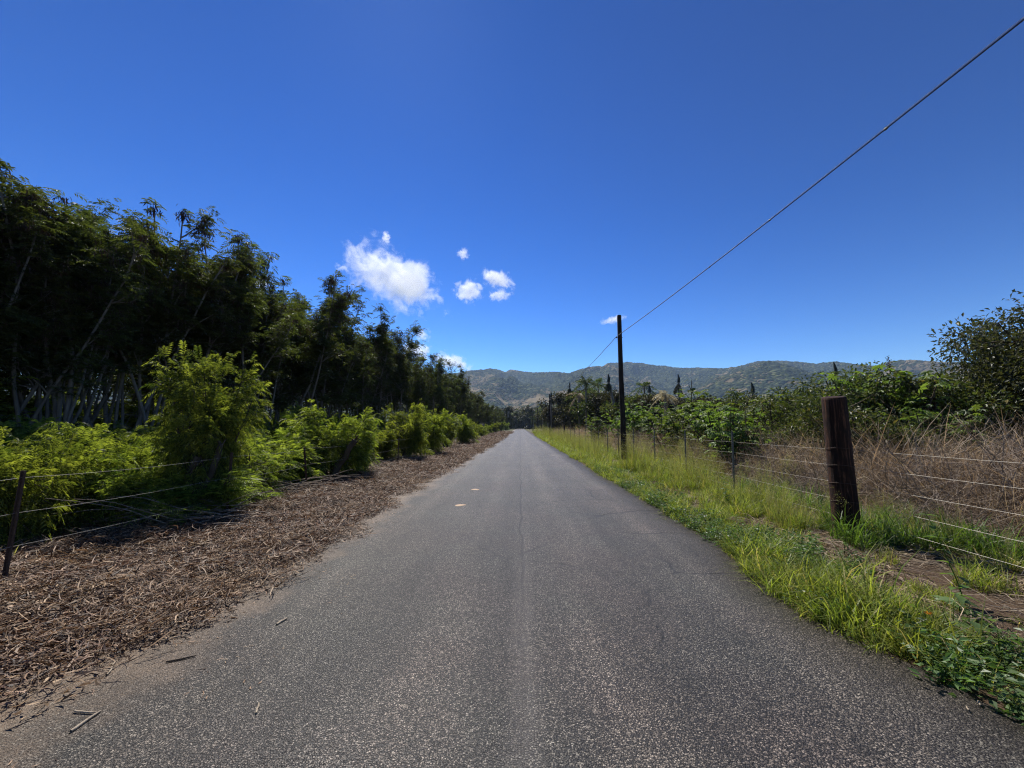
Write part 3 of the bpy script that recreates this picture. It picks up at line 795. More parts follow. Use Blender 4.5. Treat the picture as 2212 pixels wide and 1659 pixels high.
def scatter(name, sources, P, rot, scl, idx, label, cat=None):
    """stuff: points carrying copies of the source clumps"""
    n = len(P)
    me = bpy.data.meshes.new(name); me.vertices.add(n); me.vertices.foreach_set('co', np.asarray(P, np.float32).ravel())
    for nm, ty, val, key in (('rot', 'FLOAT_VECTOR', rot, 'vector'), ('scl', 'FLOAT_VECTOR', scl, 'vector'), ('idx', 'INT', idx, 'value')):
        a = me.attributes.new(nm, ty, 'POINT'); a.data.foreach_set(key, np.asarray(val, np.int32 if ty == 'INT' else np.float32).ravel())
    o = obj(name, me)
    c = bpy.data.collections.new(name + '_sources')
    for i, s in enumerate(sources):
        s.name = '%s_src_%02d' % (name, i); c.objects.link(s)
    ng = bpy.data.node_groups.new(name + '_scatter', 'GeometryNodeTree')
    ng.interface.new_socket('Geometry', in_out='INPUT', socket_type='NodeSocketGeometry')
    ng.interface.new_socket('Geometry', in_out='OUTPUT', socket_type='NodeSocketGeometry')
    gi = ng.nodes.new('NodeGroupInput'); go = ng.nodes.new('NodeGroupOutput')
    ci = ng.nodes.new('GeometryNodeCollectionInfo'); ci.inputs['Collection'].default_value = c
    ci.inputs['Separate Children'].default_value = True; ci.inputs['Reset Children'].default_value = True
    ip = ng.nodes.new('GeometryNodeInstanceOnPoints'); ip.inputs['Pick Instance'].default_value = True
    def na(nm, ty):
        k = ng.nodes.new('GeometryNodeInputNamedAttribute'); k.data_type = ty; k.inputs['Name'].default_value = nm; return k.outputs['Attribute']
    e2r = ng.nodes.new('FunctionNodeEulerToRotation')
    ng.links.new(gi.outputs[0], ip.inputs['Points']); ng.links.new(ci.outputs[0], ip.inputs['Instance'])
    ng.links.new(na('idx', 'INT'), ip.inputs['Instance Index'])
    ng.links.new(na('rot', 'FLOAT_VECTOR'), e2r.inputs[0]); ng.links.new(e2r.outputs[0], ip.inputs['Rotation'])
    ng.links.new(na('scl', 'FLOAT_VECTOR'), ip.inputs['Scale'])
    ng.links.new(ip.outputs[0], go.inputs[0])
    md = o.modifiers.new('scatter', 'NODES'); md.node_group = ng
    tag(o, label, cat, kind='stuff')
    return o
def pts_in(x0, x1, y0, y1, dens, dfun=None, fall=None):
    """random ground points; density per m2, thinned with distance"""
    n = int((x1 - x0) * (y1 - y0) * dens)
    x = U(x0, x1, n); y = U(y0, y1, n)
    k = np.ones(n, bool)
    if dfun is not None: k &= U(0, 1, n) < dfun(x, y)
    if fall: k &= U(0, 1, n) < np.clip(fall / np.maximum(y, 0.1), 0, 1)
    x = x[k]; y = y[k]
    return np.stack([x, y, gz(x, y)], -1)
def srot(n, tilt=0.12): return np.stack([N(0, tilt, n), N(0, tilt, n), U(0, 6.28, n)], -1)
def sscl(n, a, b, z=1.0):
    s = U(a, b, n); return np.stack([s, s, s * z * U(0.85, 1.15, n)], -1)

# right verge: short bright grass on the road edge
lawn = [tuft('t', M['grass'], (70, dict(h=(.07, .20), w=(.004, .008), rad=.10, lean=.45, curve=.9))) for _ in range(3)] + \
       [tuft('t', M['grass'], (60, dict(h=(.12, .34), w=(.004, .008), rad=.09, lean=.4, curve=.8))) for _ in range(3)]
def seedy():
    mb = MB(); blades(mb, 34, (.3, .75), (.006, .011), .09, .32, .8, 4, 0, .95)
    blades(mb, 9, (.7, 1.05), (.003, .004), .05, .22, .35, 4, .6, 1)
    o = bpy.data.objects.new('t', mb.mesh('t', M['grass'])); return o
tall = [seedy() for _ in range(4)]
def seedheads():
    mb = MB()
    for _ in range(7):
        b = U(0, 6.28); l = U(.05, .3); H_ = U(.65, 1.0)
        p = np.array([[0, 0, 0], [math.cos(b) * l * .3, math.sin(b) * l * .3, H_ * .6], [math.cos(b) * l, math.sin(b) * l, H_]])
        tube(mb, p, [.0016, .0014, .001], 3, .7, False)
        n = 46; t_ = U(.72, 1.0, n); c = p[1] + (p[2] - p[1]) * ((t_ - .6) / .4)[:, None]
        D = N(0, 1, (n, 3)); P = c + unit(D) * (U(0, .085, n) * (1.15 - t_) * 3.5)[:, None]
        leaves(mb, P, D, .016, .007)
    return bpy.data.objects.new('t', mb.mesh('t', M['seed']))
heads = [seedheads() for _ in range(3)]
def herb(nl, h, sz):
    mb = MB(); P = []; D = []
    for _ in range(7):
        b = U(0, 6.28); l = U(.2, 1.0)
        pts, _d = limb(mb, (0, 0, 0), (math.cos(b) * l, math.sin(b) * l, U(.3, 1)), U(.5, 1.1) * h, .002, .001, 4, .2, .05, 3)
        P += list(pts[1:]); 
    P = np.array(P); Q = P[rng.integers(0, len(P), nl)] + N(0, .02, (nl, 3)); D = N(0, 1, (nl, 3)); D[:, 2] = U(.0, .5, nl)
    leaves(mb, Q, D, U(sz * .7, sz * 1.3, nl), U(sz * .4, sz * .7, nl), .15)
    return bpy.data.objects.new('t', mb.mesh('t', M['herb']))
herbs = [herb(80, .20, .034) for _ in range(3)] + [herb(60, .24, .048) for _ in range(2)]

def edge_w(x, y): return sstep(-0.06, 0.04, x - redge(y))
def d_lawn(x, y):
    e = x - redge(y)
    bare = sstep(.47, .56, fbm(x * .9, y * .9, 3, 91)) * sstep(.25, .6, e) * (1 - sstep(7, 16, y) * .6)
    near_bare = sstep(.6, 1.1, e) * (1 - sstep(3.3, 4.8, y))
    return edge_w(x, y) * (1 - .92 * bare) * (1 - .93 * near_bare) * (1 - .7 * (1 - sstep(2.4, 3.3, y))) * (0.45 + 0.55 * sstep(.35, .6, fbm(x * 2, y * 2, 2, 95)) ) * (1 - sstep(5.4, 6.4, x))
P = pts_in(2.1, 6.4, 0.2, 16, 95, d_lawn)
P2 = pts_in(2.4, 6.4, 16, 70, 34, d_lawn, 22)
P = np.vstack([P, P2]); n = len(P)
s_far = 1 + np.clip(P[:, 1] - 10, 0, 40) / 40
sc_ = sscl(n, .75, 1.4) * s_far[:, None] * (1 + .45 * np.exp(-((P[:, 1] - 3.9) / .9) ** 2) * (P[:, 0] < 3.4))[:, None]
sc_ *= (.25 + 1.25 * fbm(P[:, 0] * 1.7, P[:, 1] * 1.7, 2, 151))[:, None]
scatter('verge_grass', lawn, P, srot(n), sc_, rng.integers(0, 6, n), 'short bright green grass spilling over the right edge of the asphalt', 'grass')
def d_herb(x, y): return edge_w(x, y) * (1 - sstep(.8, 1.3 + .5 * (y < 2.6), x - redge(y))) * sstep(.42, .58, fbm(x * .8, y * .8, 3, 97) + .25 * (y < 3.0))
P = pts_in(2.1, 6, 0.2, 14, 70, d_herb); n = len(P)
scatter('verge_weeds', herbs, P, srot(n), sscl(n, .6, 1.2), rng.integers(0, 5, n), 'low leafy weeds mixed into the grass at the right road edge', 'weeds')
# tall green grass along the right fence
def d_tall(x, y):
    c = 4.15 - 0.55 * sstep(6, 20, y)
    lo = sstep(c - .5, c + .25, x - .35 * (fbm(x, y, 2, 101) - .5)); hi = 1 - sstep(5.6 + 1.1 * sstep(4, 14, y), 6.4 + 1.6 * sstep(4, 14, y), x)
    near = np.where(x < 5.0, sstep(5.1, 6.0, y + .4 * (x - 4.5)), .55 * sstep(3.5, 4.4, y))
    return lo * hi * near * sstep(.36, .5, fbm(x * .9, y * .9, 3, 103))
P = np.vstack([pts_in(3.2, 8.2, 2.6, 14, 26, d_tall), pts_in(3.0, 8.5, 14, 110, 13, d_tall, 24)]); n = len(P)
sh = .62 + .30 * sstep(5, 12, P[:, 1]) 
sc_ = sscl(n, .75, 1.15) * sh[:, None] * (1 + np.clip(P[:, 1] - 30, 0, 60)[:, None] / 120)
sc_ *= (.35 + 1.3 * fbm(P[:, 0] * 1.2, P[:, 1] * .9, 2, 153))[:, None]
scatter('tall_grass', tall, P, srot(n), sc_, rng.integers(0, 4, n), 'knee high yellow green grass growing along the right fence', 'grass')
k = U(0, 1, n) < .45; Ph = P[k]; nh = len(Ph)
scatter('grass_seed_heads', heads, Ph, srot(nh), sc_[k] * 1.08, rng.integers(0, 3, nh), 'pale airy seed heads standing over the tall grass by the right fence', 'grass')
# lush dark-green clumps near the big post
lushs = [tuft('t', M['lush'], (60, dict(h=(.3, .75), w=(.009, .016), rad=.16, lean=.38, curve=.9, seg=4))) for _ in range(3)]
LP = []
for px, py in [(1650, 1085), (1700, 1095), (1745, 1105), (1790, 1120), (1600, 1060), (1560, 1045), (1890, 1160), (1930, 1185), (1975, 1190), (2020, 1200), (2060, 1195), (1900, 1120), (1960, 1140), (2120, 1215), (1868, 1172), (1800, 1170), (1845, 1185), (1815, 1150), (1880, 1150), (1620, 1080), (1680, 1075), (1530, 1035), (2160, 1225), (2200, 1225), (2090, 1190), (1480, 1020), (1440, 1010), (1400, 1000), (1840, 1150)]:
    q = on_ground(px, py)
    for _ in range(3): LP.append((q.x + U(-.2, .2), q.y + U(-.2, .2), 0))
LP = np.array(LP); LP[:, 2] = gz(LP[:, 0], LP[:, 1]); n = len(LP)
scatter('lush_grass', lushs, LP, srot(n), sscl(n, .55, 1.0), rng.integers(0, 3, n), 'lush broad bladed green grass clumps around the big wooden post', 'grass')

# dry standing grass and stems on the right
def dryt(n1, h, w, mat, **k2):
    return tuft('t', mat, (n1, dict(h=h, w=w, rad=.24, lean=.75, curve=1.0, seg=4)), (n1 // 2, dict(h=(h[0] * .5, h[1] * .7), w=w, rad=.25, lean=1.2, curve=.5, seg=3, down=.5)))
drys = [dryt(50, (.5, 1.35), (.005, .012), M['dry']) for _ in range(3)] + [dryt(60, (.5, 1.3), (.004, .008), M['drydark']) for _ in range(3)]
def d_dry(x, y):
    lo = sstep(6.0, 7.0, x + .9 * (fbm(x * .7, y * .7, 3, 111) - .5) - .5 * sstep(6, 15, y) * 0)
    return lo * (1 - sstep(13, 16, x)) * (.35 + .65 * sstep(.3, .5, fbm(x * .8, y * .8, 3, 113)))
P = np.vstack([pts_in(5.6, 16, 1.0, 22, 11, d_dry), pts_in(6, 14, 22, 90, 6, d_dry, 26)]); n = len(P)
ramp_ = .62 + 1.0 * sstep(6.3, 8.4, P[:, 0])
sc_ = sscl(n, .8, 1.25) * ramp_[:, None]
scatter('dry_grass', drys, P, srot(n, .2), sc_, rng.integers(0, 6, n), 'tangled waist high dead grass and stems in the field right of the fence', 'dry grass')
# flattened straw on the ground
def straw(n, L, mat, z=.05):
    mb = MB(); a = U(0, 6.28, n); r = .38 * np.sqrt(U(0, 1, n)); b = U(0, 6.28, n)
    P0 = np.stack([np.cos(a) * r, np.sin(a) * r, U(.0, z, n)], -1); l = U(*L, n)
    d = unit(np.stack([np.cos(b), np.sin(b), N(0.0, .18, n)], -1)); s = np.stack([-np.sin(b), np.cos(b), N(0, .4, n)], -1)
    cu = N(0, .22, n)[:, None]; w = U(.0015, .004, n)[:, None]
    p1 = P0 + d * l[:, None] * .5 + s * l[:, None] * cu * .5; p2 = P0 + d * l[:, None] + s * l[:, None] * cu * .1
    V = np.stack([P0 - s * w, P0 + s * w, p1 + s * w, p1 - s * w, p2 + s * w * .4, p2 - s * w * .4], 1)
    i = np.arange(n)[:, None] * 6
    mb.add(V.reshape(-1, 3), np.concatenate([i + np.array([0, 1, 2, 3]), i + np.array([3, 2, 4, 5])]), np.tile(U(0, 1, n), 2))
    return bpy.data.objects.new('t', mb.mesh('t', mat))
straws = [straw(90, (.12, .42), M['dry']) for _ in range(3)] + [straw(80, (.1, .35), M['drydark']) for _ in range(2)]
def d_straw(x, y): return sstep(.5, 1.2, x - redge(y)) * (.35 + .65 * sstep(4.5, 5.5, x))
P = np.vstack([pts_in(3.1, 9, .2, 9, 22, d_straw), pts_in(3.4, 9, 9, 22, 4, d_straw)]); n = len(P)
scatter('straw', straws, P, srot(n, .1), sscl(n, .7, 1.3), rng.integers(0, 5, n), 'flattened dead straw lying on the soil around the right fence', 'straw')

# left verge: thick litter of dead leaves, pods and twigs
def litter(n, L, W, rad, zmax):
    mb = MB(); a = U(0, 6.28, n); r = rad * np.sqrt(U(0, 1, n)); b = U(0, 6.28, n)
    P0 = np.stack([np.cos(a) * r, np.sin(a) * r, U(0, zmax, n)], -1)
    l = U(*L, n)[:, None]; w = U(*W, n)[:, None]
    d = unit(np.stack([np.cos(b), np.sin(b), N(0, .28, n)], -1)); ro = N(0, .6, n)[:, None]
    s = np.stack([-np.sin(b), np.cos(b), np.zeros(n)], -1); up = np.cross(d, s) * -1; s, up = s * np.cos(ro) + up * np.sin(ro), up * np.cos(ro) - s * np.sin(ro)
    cu = U(-.35, .35, n)[:, None]; bend = N(0, .16, n)[:, None]
    rows = []
    for t_, ww in ((0, .35), (.35, 1), (.7, .9), (1, .15)):
        c = P0 + d * l * t_ + up * l * cu * (t_ - .5) ** 2 * 2 + s * l * bend * math.sin(t_ * 3.14)
        rows += [c - s * w * ww * .5, c + s * w * ww * .5]
    V = np.stack(rows, 1)
    i = np.arange(n)[:, None, None] * 8 + np.arange(3)[None, :, None] * 2 + np.array([0, 1, 3, 2])[None, None]
    mb.add(V.reshape(-1, 3), i.reshape(-1, 4), np.repeat(U(0, 1, n) ** 1.9, 3))
    return bpy.data.objects.new('t', mb.mesh('t', M['litter']))
lits = [litter(230, (.025, .08), (.006, .013), .30, .05) for _ in range(4)] + [litter(120, (.07, .22), (.004, .010), .32, .07) for _ in range(2)]
def d_lit(x, y): return sstep(-.06, .22, ledge(y) - x + .12 * (fbm(x * 3, y * 3, 2, 121) - .5)) * (1 - .6 * sstep(7.5, 10, -x))
P = np.vstack([pts_in(-8.5, -2.2, .2, 9, 34, d_lit), pts_in(-8, -2.3, 9, 26, 18, d_lit), pts_in(-8, -2.4, 26, 120, 8, d_lit, 34)]); n = len(P)
P[:, 2] += .01
sc_ = sscl(n, .75, 1.25) * (1 + np.clip(P[:, 1] - 9, 0, 40) / 30)[:, None]
scatter('leaf_litter', lits, P, srot(n, .1), sc_, rng.integers(0, 6, n), 'deep litter of curled brown leaves, pods and twigs on the left verge', 'leaf litter')
# sparse crumbs on the asphalt edge
crumb = [litter(26, (.015, .07), (.003, .008), .3, .004) for _ in range(4)]
def d_cr(x, y): return np.exp(-np.clip(x - ledge(y), 0, 9) / .34) * (.3 + .7 * sstep(.4, .6, fbm(x * 2, y * 2, 2, 131)))
P = pts_in(-3.3, -.6, .6, 16, 26, d_cr); P[:, 2] = .008; n = len(P)
scatter('leaf_crumbs', crumb, P, np.stack([0 * P[:, 0], 0 * P[:, 0], U(0, 6.28, n)], -1), sscl(n, .6, 1.2, .5), rng.integers(0, 4, n), 'thin scatter of leaf crumbs along the left edge of the asphalt', 'leaf litter')

# ------------------------------------------------------------------ fences
def tpost(h, mat, name='fence_post'):
    mb = MB()
    # T section: flange and web, plus studs and anchor plate
    for (x0, x1, y0, y1) in ((-.019, .019, -.003, .003), (-.003, .003, .003, .034)):
        v = [(x, y, z) for z in (-.1, h) for x, y in ((x0, y0), (x1, y0), (x1, y1), (x0, y1))]
        mb.add(v, [(0, 1, 5, 4), (1, 2, 6, 5), (2, 3, 7, 6), (3, 0, 4, 7), (4, 5, 6, 7)])
    for z in np.arange(.25, h - .05, .09):
        v = [(x, y, z + dz) for dz in (0, .012) for x, y in ((-.006, -.009), (.006, -.009), (.006, -.002), (-.006, -.002))]
        mb.add(v, [(0, 1, 5, 4), (1, 2, 6, 5), (3, 0, 4, 7), (4, 5, 6, 7), (0, 3, 2, 1)])
    return mb.mesh(name, mat)
def wire_mesh(pts, r, name, mat, barbs=0.0):
    mb = MB(); pts = np.array(pts, float)
    tube(mb, pts, r, 4, .5, False)
    if barbs:
        seg = np.linalg.norm(np.diff(pts, axis=0), axis=1); cum = np.concatenate([[0], np.cumsum(seg)])
        for s in np.arange(.1, cum[-1], barbs):
            c = np.array([np.interp(s, cum, pts[:, i]) for i in range(3)])
            for sg in (-1, 1):
                dv = np.array([sg * .4, 0, 1.0]) * .013
                tube(mb, [c - dv, c + dv], r * .7, 3, .5, False)
    return mb.mesh(name, mat)
# right fence
RF = 4.8
fr_ = obj('wire_fence', None, None, (RF, 6, 0)); tag(fr_, 'five strand wire fence on slim steel posts in the grass right of the road', 'fence')
pm = tpost(1.52, M['steel'])
ypos = [8.55, 11.0, 13.5, 16.05, 18.4, 20.7, 23.0, 25.5, 28, 30.5, 33, 35.5, 38, 41, 44, 47]
for y in ypos:
    obj('fence_post', pm, fr_, (N(0, .02), y - 6, -.02), (N(0, .02), N(0, .02), PI / 2))
WZ = [1.27, 1.03, .78, .53, .29]
for k, z in enumerate(WZ):
    pts = []
    stations = [-2.0, 1.4, 5.42] + ypos
    for a, b in zip(stations[:-1], stations[1:]):
        for t_ in np.linspace(0, 1, 7)[:-1]:
            pts.append((0 - .02, a + (b - a) * t_ - 6, z - .015 * 4 * t_ * (1 - t_) * (1 + .5 * k * .2)))
    pts.append((0, ypos[-1] - 6, z))
    obj('wire', wire_mesh(pts, .0011, 'wire', M['wire']), fr_)
# left fence
LF = -5.15
fl_ = obj('wire_fence', None, None, (LF, 5, 0)); tag(fl_, 'sagging barbed wire fence on rusty posts along the left bushes', 'fence')
pm2 = tpost(1.17, M['rust'])
lp = [(3.78, 0.0), (6.55, 0.02), (9.1, .25), (12.3, 0.03), (15.6, -.05), (19.2, .1), (22.6, 0), (26, .12), (30, 0), (34, 0.08)]
for i, (y, ln) in enumerate(lp):
    o = obj('fence_post', pm2, fl_, (N(0, .02), y - 5, -.02), (N(0, .03), ln, -PI / 2))
    if i == 2: o['label'] = 'leaning fence post in the brush pile'
for k, z in enumerate([1.08, .73, .40]):
    pts = []
    ys = [-2.0, 0.9] + [a for a, _ in lp]
    for a, b in zip(ys[:-1], ys[1:]):
        for t_ in np.linspace(0, 1, 7)[:-1]:
            pts.append((.02, a + (b - a) * t_ - 5, z - .035 * 4 * t_ * (1 - t_) - .03 * k * (b > 8)))
    pts.append((.02, lp[-1][0] - 5, z))
    obj('wire', wire_mesh(pts, .0012, 'wire', M['wire'], 0.16), fl_)

# big wooden strainer post
base = on_ground(1832, 1168); PX, PY = base.x, base.y
mb = MB(); hp = 2.02; k = 28; zs = np.array([-.15, 0, .05, .3, .6, .9, 1.2, 1.5, 1.8, hp - .04, hp - .01, hp])
rs = np.array([.168, .166, .162, .157, .153, .150, .149, .148, .147, .146, .142, .128])
ang = np.arange(k) * 2 * PI / k; ring = []
for z, r_ in zip(zs, rs):
    wr = r_ * (1 + .035 * (vnoise(np.cos(ang) * 2 + 9, np.sin(ang) * 2 + z * .7, 3) - .5) * 2 + .015 * (vnoise(ang * 6, ang * 0 + z * .3, 5) - .5))
    zo = z + (.018 * np.cos(ang - 1.0) if z > hp - .06 else 0)
    ring.append(np.stack([np.cos(ang) * wr, np.sin(ang) * wr, np.broadcast_to(zo, ang.shape)], -1))
ring = np.concatenate(ring)
i = np.arange(len(zs) - 1)[:, None] * k + np.arange(k)[None]; j = np.arange(len(zs) - 1)[:, None] * k + (np.arange(k)[None] + 1) % k
mb.add(ring, np.stack([i, j, j + k, i + k], -1).reshape(-1, 4))
top = ring[-k:]; mb.add(np.vstack([top, top.mean(0)]), np.stack([np.arange(k), (np.arange(k) + 1) % k, np.full(k, k)], -1))
wp = obj('wooden_post', None, None, (PX, PY, float(gz(PX, PY)))); tag(wp, 'thick round reddish timber post standing alone in the right fence', 'post')
obj('timber', mb.mesh('timber', M['post'], True), wp)
for z in WZ[:4]:
    mb = MB(); a = np.linspace(0, 2 * PI, 25); tube(mb, np.stack([np.cos(a) * .158, np.sin(a) * .158, z + .01 * np.sin(a * 2)], -1), .0028, 4, .5, False)
    obj('wire_wrap', mb.mesh('wire_wrap', M['rust']), wp)

# second short post far along the fence
mb = MB(); tube(mb, [(0, 0, -.1), (0, 0, 1.0), (0.02, 0, 1.9)], [.13, .125, .12], 12)
q = at(1219, 920, 52); o = obj('wooden_post', mb.mesh('wooden_post', M['post'], True), None, (q.x, 52, 0)); tag(o, 'short brown timber post far off beside the second utility pole', 'post')

# ------------------------------------------------------------------ utility poles and cable
PXL = 4.95
poleY = [17.7, 61.2, 104.5, 148, 191]
PLAB = ['tall dark utility pole nearest the camera, standing in grass right of the road', 'second utility pole along the road, with a dead palm top right behind it', 'third utility pole along the right of the road', 'fourth utility pole, thin and far off at the right of the road', 'fifth and farthest utility pole near the end of the road']
HP = 7.0; HA = 5.95
top1 = at(1341, 681, 17.7); att1 = at(1345, 727, 17.7)
HP = top1.z; HA = att1.z; PXL = at(1347, 960, 17.7).x
mb = MB(); tube(mb, [(0, 0, -.3), (0, 0, 0), (.01, 0, 2), (-.01, 0, 4), (0, 0, HP - .05), (0, 0, HP)], [.135, .132, .122, .112, .102, .085], 14)
pole_me = mb.mesh('pole', M['polewood'], True)
mb = MB(); tube(mb, [(-.17, 0, 0), (.13, 0, 0)], .012, 6); tube(mb, [(-.19, 0, 0), (-.15, 0, 0)], .035, 8)
br_me = mb.mesh('bracket', M['rust'], True)
pole0 = obj('utility_pole', None); tag(pole0, PLAB[0], 'utility pole', 'utility poles along the right of the road')
obj('pole', pole_me, pole0); obj('cable_bracket', br_me, pole0, (0, -.02, HA - .05))
for i, y in enumerate(poleY):
    o = pole0 if i == 0 else copy_tree(pole0)
    o['label'] = PLAB[i]; o.location = (PXL, y, 0); o.rotation_euler = (0, 0, 0)
# cable: black sheath lashed to a bright strand, hung from pole to pole
def catenary(y0, y1, sag, n):
    t_ = np.linspace(0, 1, n); return np.stack([np.full(n, PXL - .16), y0 + (y1 - y0) * t_, HA - sag * 4 * t_ * (1 - t_)], -1)
d_ = ray(2212, 42); k_ = (PXL - .16) / d_.x; t0 = (d_.y * k_ + 25.8) / 43.5; sag0 = (HA - CAM_H - d_.z * k_) / (4 * t0 * (1 - t0))
pts = np.vstack([catenary(-25.8, 17.7, sag0, 60)] + [catenary(a, b, .5, 26)[1:] for a, b in zip(poleY[:-1], poleY[1:])])
cb = obj('overhead_cable', None, None, (0, 0, 0)); tag(cb, 'black overhead cable running from the nearest pole to the top right corner', 'cable')
obj('sheath', wire_mesh(pts, .0105, 'sheath', M['cable']), cb)
obj('support_strand', wire_mesh(pts + np.array([-.006, 0, .017]), .0052, 'support_strand', M['strand']), cb)
mb = MB()
for s in range(2, 58, 3):
    c = pts[s]; d = pts[s + 1] - pts[s - 1]; d /= np.linalg.norm(d)
    tube(mb, [c - d * .03, c, c + d * .03], [.010, .019, .010], 6)
obj('lashing_clip', mb.mesh('lashing_clip', M['cable'], True), cb)['kind'] = 'stuff'

# ------------------------------------------------------------------ right-hand shrubs
def castor_meshes(seed, h, w, nsh, per):
    global rng, U, N
    rng = np.random.default_rng(seed); U = rng.uniform; N = rng.normal
    tr = MB(); cr = MB(); P = []; NN = []
    for s_ in range(nsh):
        a = U(0, 2 * PI); sp_ = U(0.05, 0.9) * w / h
        pts, d = limb(tr, (math.cos(a) * 0.12, math.sin(a) * 0.12, -.05), (math.cos(a) * sp_, math.sin(a) * sp_, 1), h * U(.55, 1.0), .03, .010, 7, .12, .03, 5)
        for b in range(3):
            i = int(U(.3, .9) * 7); a2 = U(0, 6.28); bp_, _d = limb(tr, pts[i], (math.cos(a2), math.sin(a2), U(.3, 1)), U(.4, .9), .014, .006, 4, .12, .06, 4)
            ends = bp_[2:]
            for q in range(per): 
                c = ends[int(U(0, len(ends) - .01))]; dd = unit(N(0, 1, 3) * np.array([1, 1, .5]) + np.array([0, 0, .2])); P.append(c + dd * U(.1, .32)); NN.append(dd * .55 + np.array([0, 0, 1.0]) + N(0, .25, 3))
        for q in range(per + 3):
            c = pts[int(U(len(pts) * .45, len(pts) - .01))]; dd = unit(N(0, 1, 3) * np.array([1, 1, .5]) + np.array([0, 0, .2])); P.append(c + dd * U(.1, .35)); NN.append(dd * .55 + np.array([0, 0, 1.0]) + N(0, .25, 3))
    P = np.array(P); NN = np.array(NN)
    palmate(cr, P, NN, U(.15, .32, len(P)), 7)
    return tr.mesh('castor_stems', M['bark_d'], True), cr.mesh('castor_leaves', M['castor'])
def broad_meshes(seed, h, w, n, mat, lf=(.10, .17), clumps=26, stem='bark_d', blob=.33, low=.15):
    """dense shrub or tree crown: leafy clumps set on branching limbs"""
    global rng, U, N
    rng = np.random.default_rng(seed); U = rng.uniform; N = rng.normal
    tr = MB(); cr = MB(); C = []
    for s_ in range(7):
        a = U(0, 2 * PI); sp_ = U(0.1, 1.0) * w / h
        pts, d = limb(tr, (math.cos(a) * .15, math.sin(a) * .15, -.1), (math.cos(a) * sp_, math.sin(a) * sp_, 1), h * U(.6, .95), .06, .015, 7, .14, .02, 5)
        C += [pts[-1], pts[-2]]
        for b in range(max(2, clumps // 7)):
            i = int(U(max(low, .12), .95) * 7); a2 = U(0, 6.28)
            bp_, _d = limb(tr, pts[i], (math.cos(a2), math.sin(a2), U(-.1, .8)), w * U(.25, .55), .02, .006, 4, .16, .04, 4)
            C += [bp_[-1], bp_[-2]]
    C = np.array(C); k = rng.integers(0, len(C), n)
    off = unit(N(0, 1, (n, 3))) * (U(0, 1, n) ** .45 * blob * U(.6, 1.3, len(C))[k])[:, None] * np.array([1, 1, .7])
    P = C[k] + off; P[:, 2] = np.maximum(P[:, 2], .05)
    D = unit(off) + N(0, .5, (n, 3)); D[:, 2] -= .25
    L = U(*lf, n)
    leaves(cr, P, D, L, L * .48, .18)
    return tr.mesh('shrub_stems', M[stem], True), cr.mesh('shrub_leaves', M[mat])
def plant(name, cat, meshes, loc, label, scl=1, rz=0, group=None):
    e = obj(name, None, None, loc, (0, 0, rz), scl); tag(e, label, cat, group)
    obj('stem' if cat != 'tree' else 'trunk', meshes[0], e); tag(obj('foliage' if cat != 'tree' else 'crown', meshes[1], e), kind='stuff')
    return e
cm = [castor_meshes(301, 2.6, 1.4, 11, 6), castor_meshes(302, 2.9, 1.3, 10, 6), castor_meshes(303, 2.2, 1.5, 11, 6)]
bms = [broad_meshes(311, 2.7, 1.9, 6500, 'broad', (.07, .125), clumps=40), broad_meshes(312, 3.0, 1.8, 6500, 'broad', (.07, .12), 36), broad_meshes(313, 2.4, 2.2, 6500, 'broad', (.07, .125), clumps=44)]
dkm = [broad_meshes(321, 6.0, 4.2, 9000, 'darkleaf', (.26, .42), 60, blob=.75), broad_meshes(322, 6.4, 3.8, 9000, 'darkleaf', (.26, .42), 56, blob=.75), broad_meshes(323, 5.4, 4.4, 8000, 'broad', (.24, .38), 50, blob=.75)]
rt = [broad_meshes(331, 4.9, 3.3, 52000, 'rtree', (.08, .145), 140, blob=.58, low=.15), broad_meshes(332, 3.8, 3.0, 36000, 'rtree', (.08, .145), 100, blob=.55, low=.08)]
rng = np.random.default_rng(13); U = rng.uniform; N = rng.normal
# castor / papaya-leaved shrubs: (mesh, column px, distance, top px row, width factor, label)
CS = [
 (0, 1380, 27, 868, 1.0, 'palmate leaved shrub just right of the nearest utility pole'),
 (1, 1425, 22, 868, 1.0, 'palmate leaved shrub under the drooping brown palm'),
 (2, 1455, 17.5, 872, 1.0, 'low palmate leaved shrub in the middle of the right hand thicket'),
 (1, 1493, 18.5, 824, 1.0, 'tallest palmate leaved shrub, its shoot rising against the mountain right of the pole'),
 (0, 1535, 15.5, 868, 1.0, 'palmate leaved shrub right below the tallest castor shoot'),
 (2, 1578, 13.0, 860, .95, 'bright palmate leaved shrub behind the slim fence post nearest the big post'),
 (0, 1620, 16.5, 858, 1.0, 'palmate leaved shrub right of the bright one behind the fence post'),
 (1, 1665, 15.0, 872, 1.0, 'palmate leaved shrub where green leaves meet the dead brown bush'),
 (2, 1345, 30, 880, 1.0, 'palmate leaved shrub seen left of the nearest utility pole'),
 (2, 1290, 34, 893, 1.0, 'small bright shrub low in front of the dark trees left of the pole'),
 (0, 1922, 12.5, 798, .9, 'castor shrub with a tall seed spike in the thicket right of the big post'),
 (2, 1985, 10.5, 860, .8, 'pale leaved castor shrub low in the thicket right of the big post'),
 (2, 2050, 10.2, 868, .8, 'pale leaved castor shrub at the foot of the big right tree'),
]
hts = [2.6, 2.9, 2.2]
for k, px, Y_, ty, sw, lab in CS:
    t_ = at(px, ty, Y_); s = t_.z / ztop(cm[k][1])
    plant('castor_shrub', 'shrub', cm[k], (t_.x, Y_, 0), lab, (s * sw, s * sw, s), U(0, 6.28), 'palmate leaved shrubs of the right thicket')
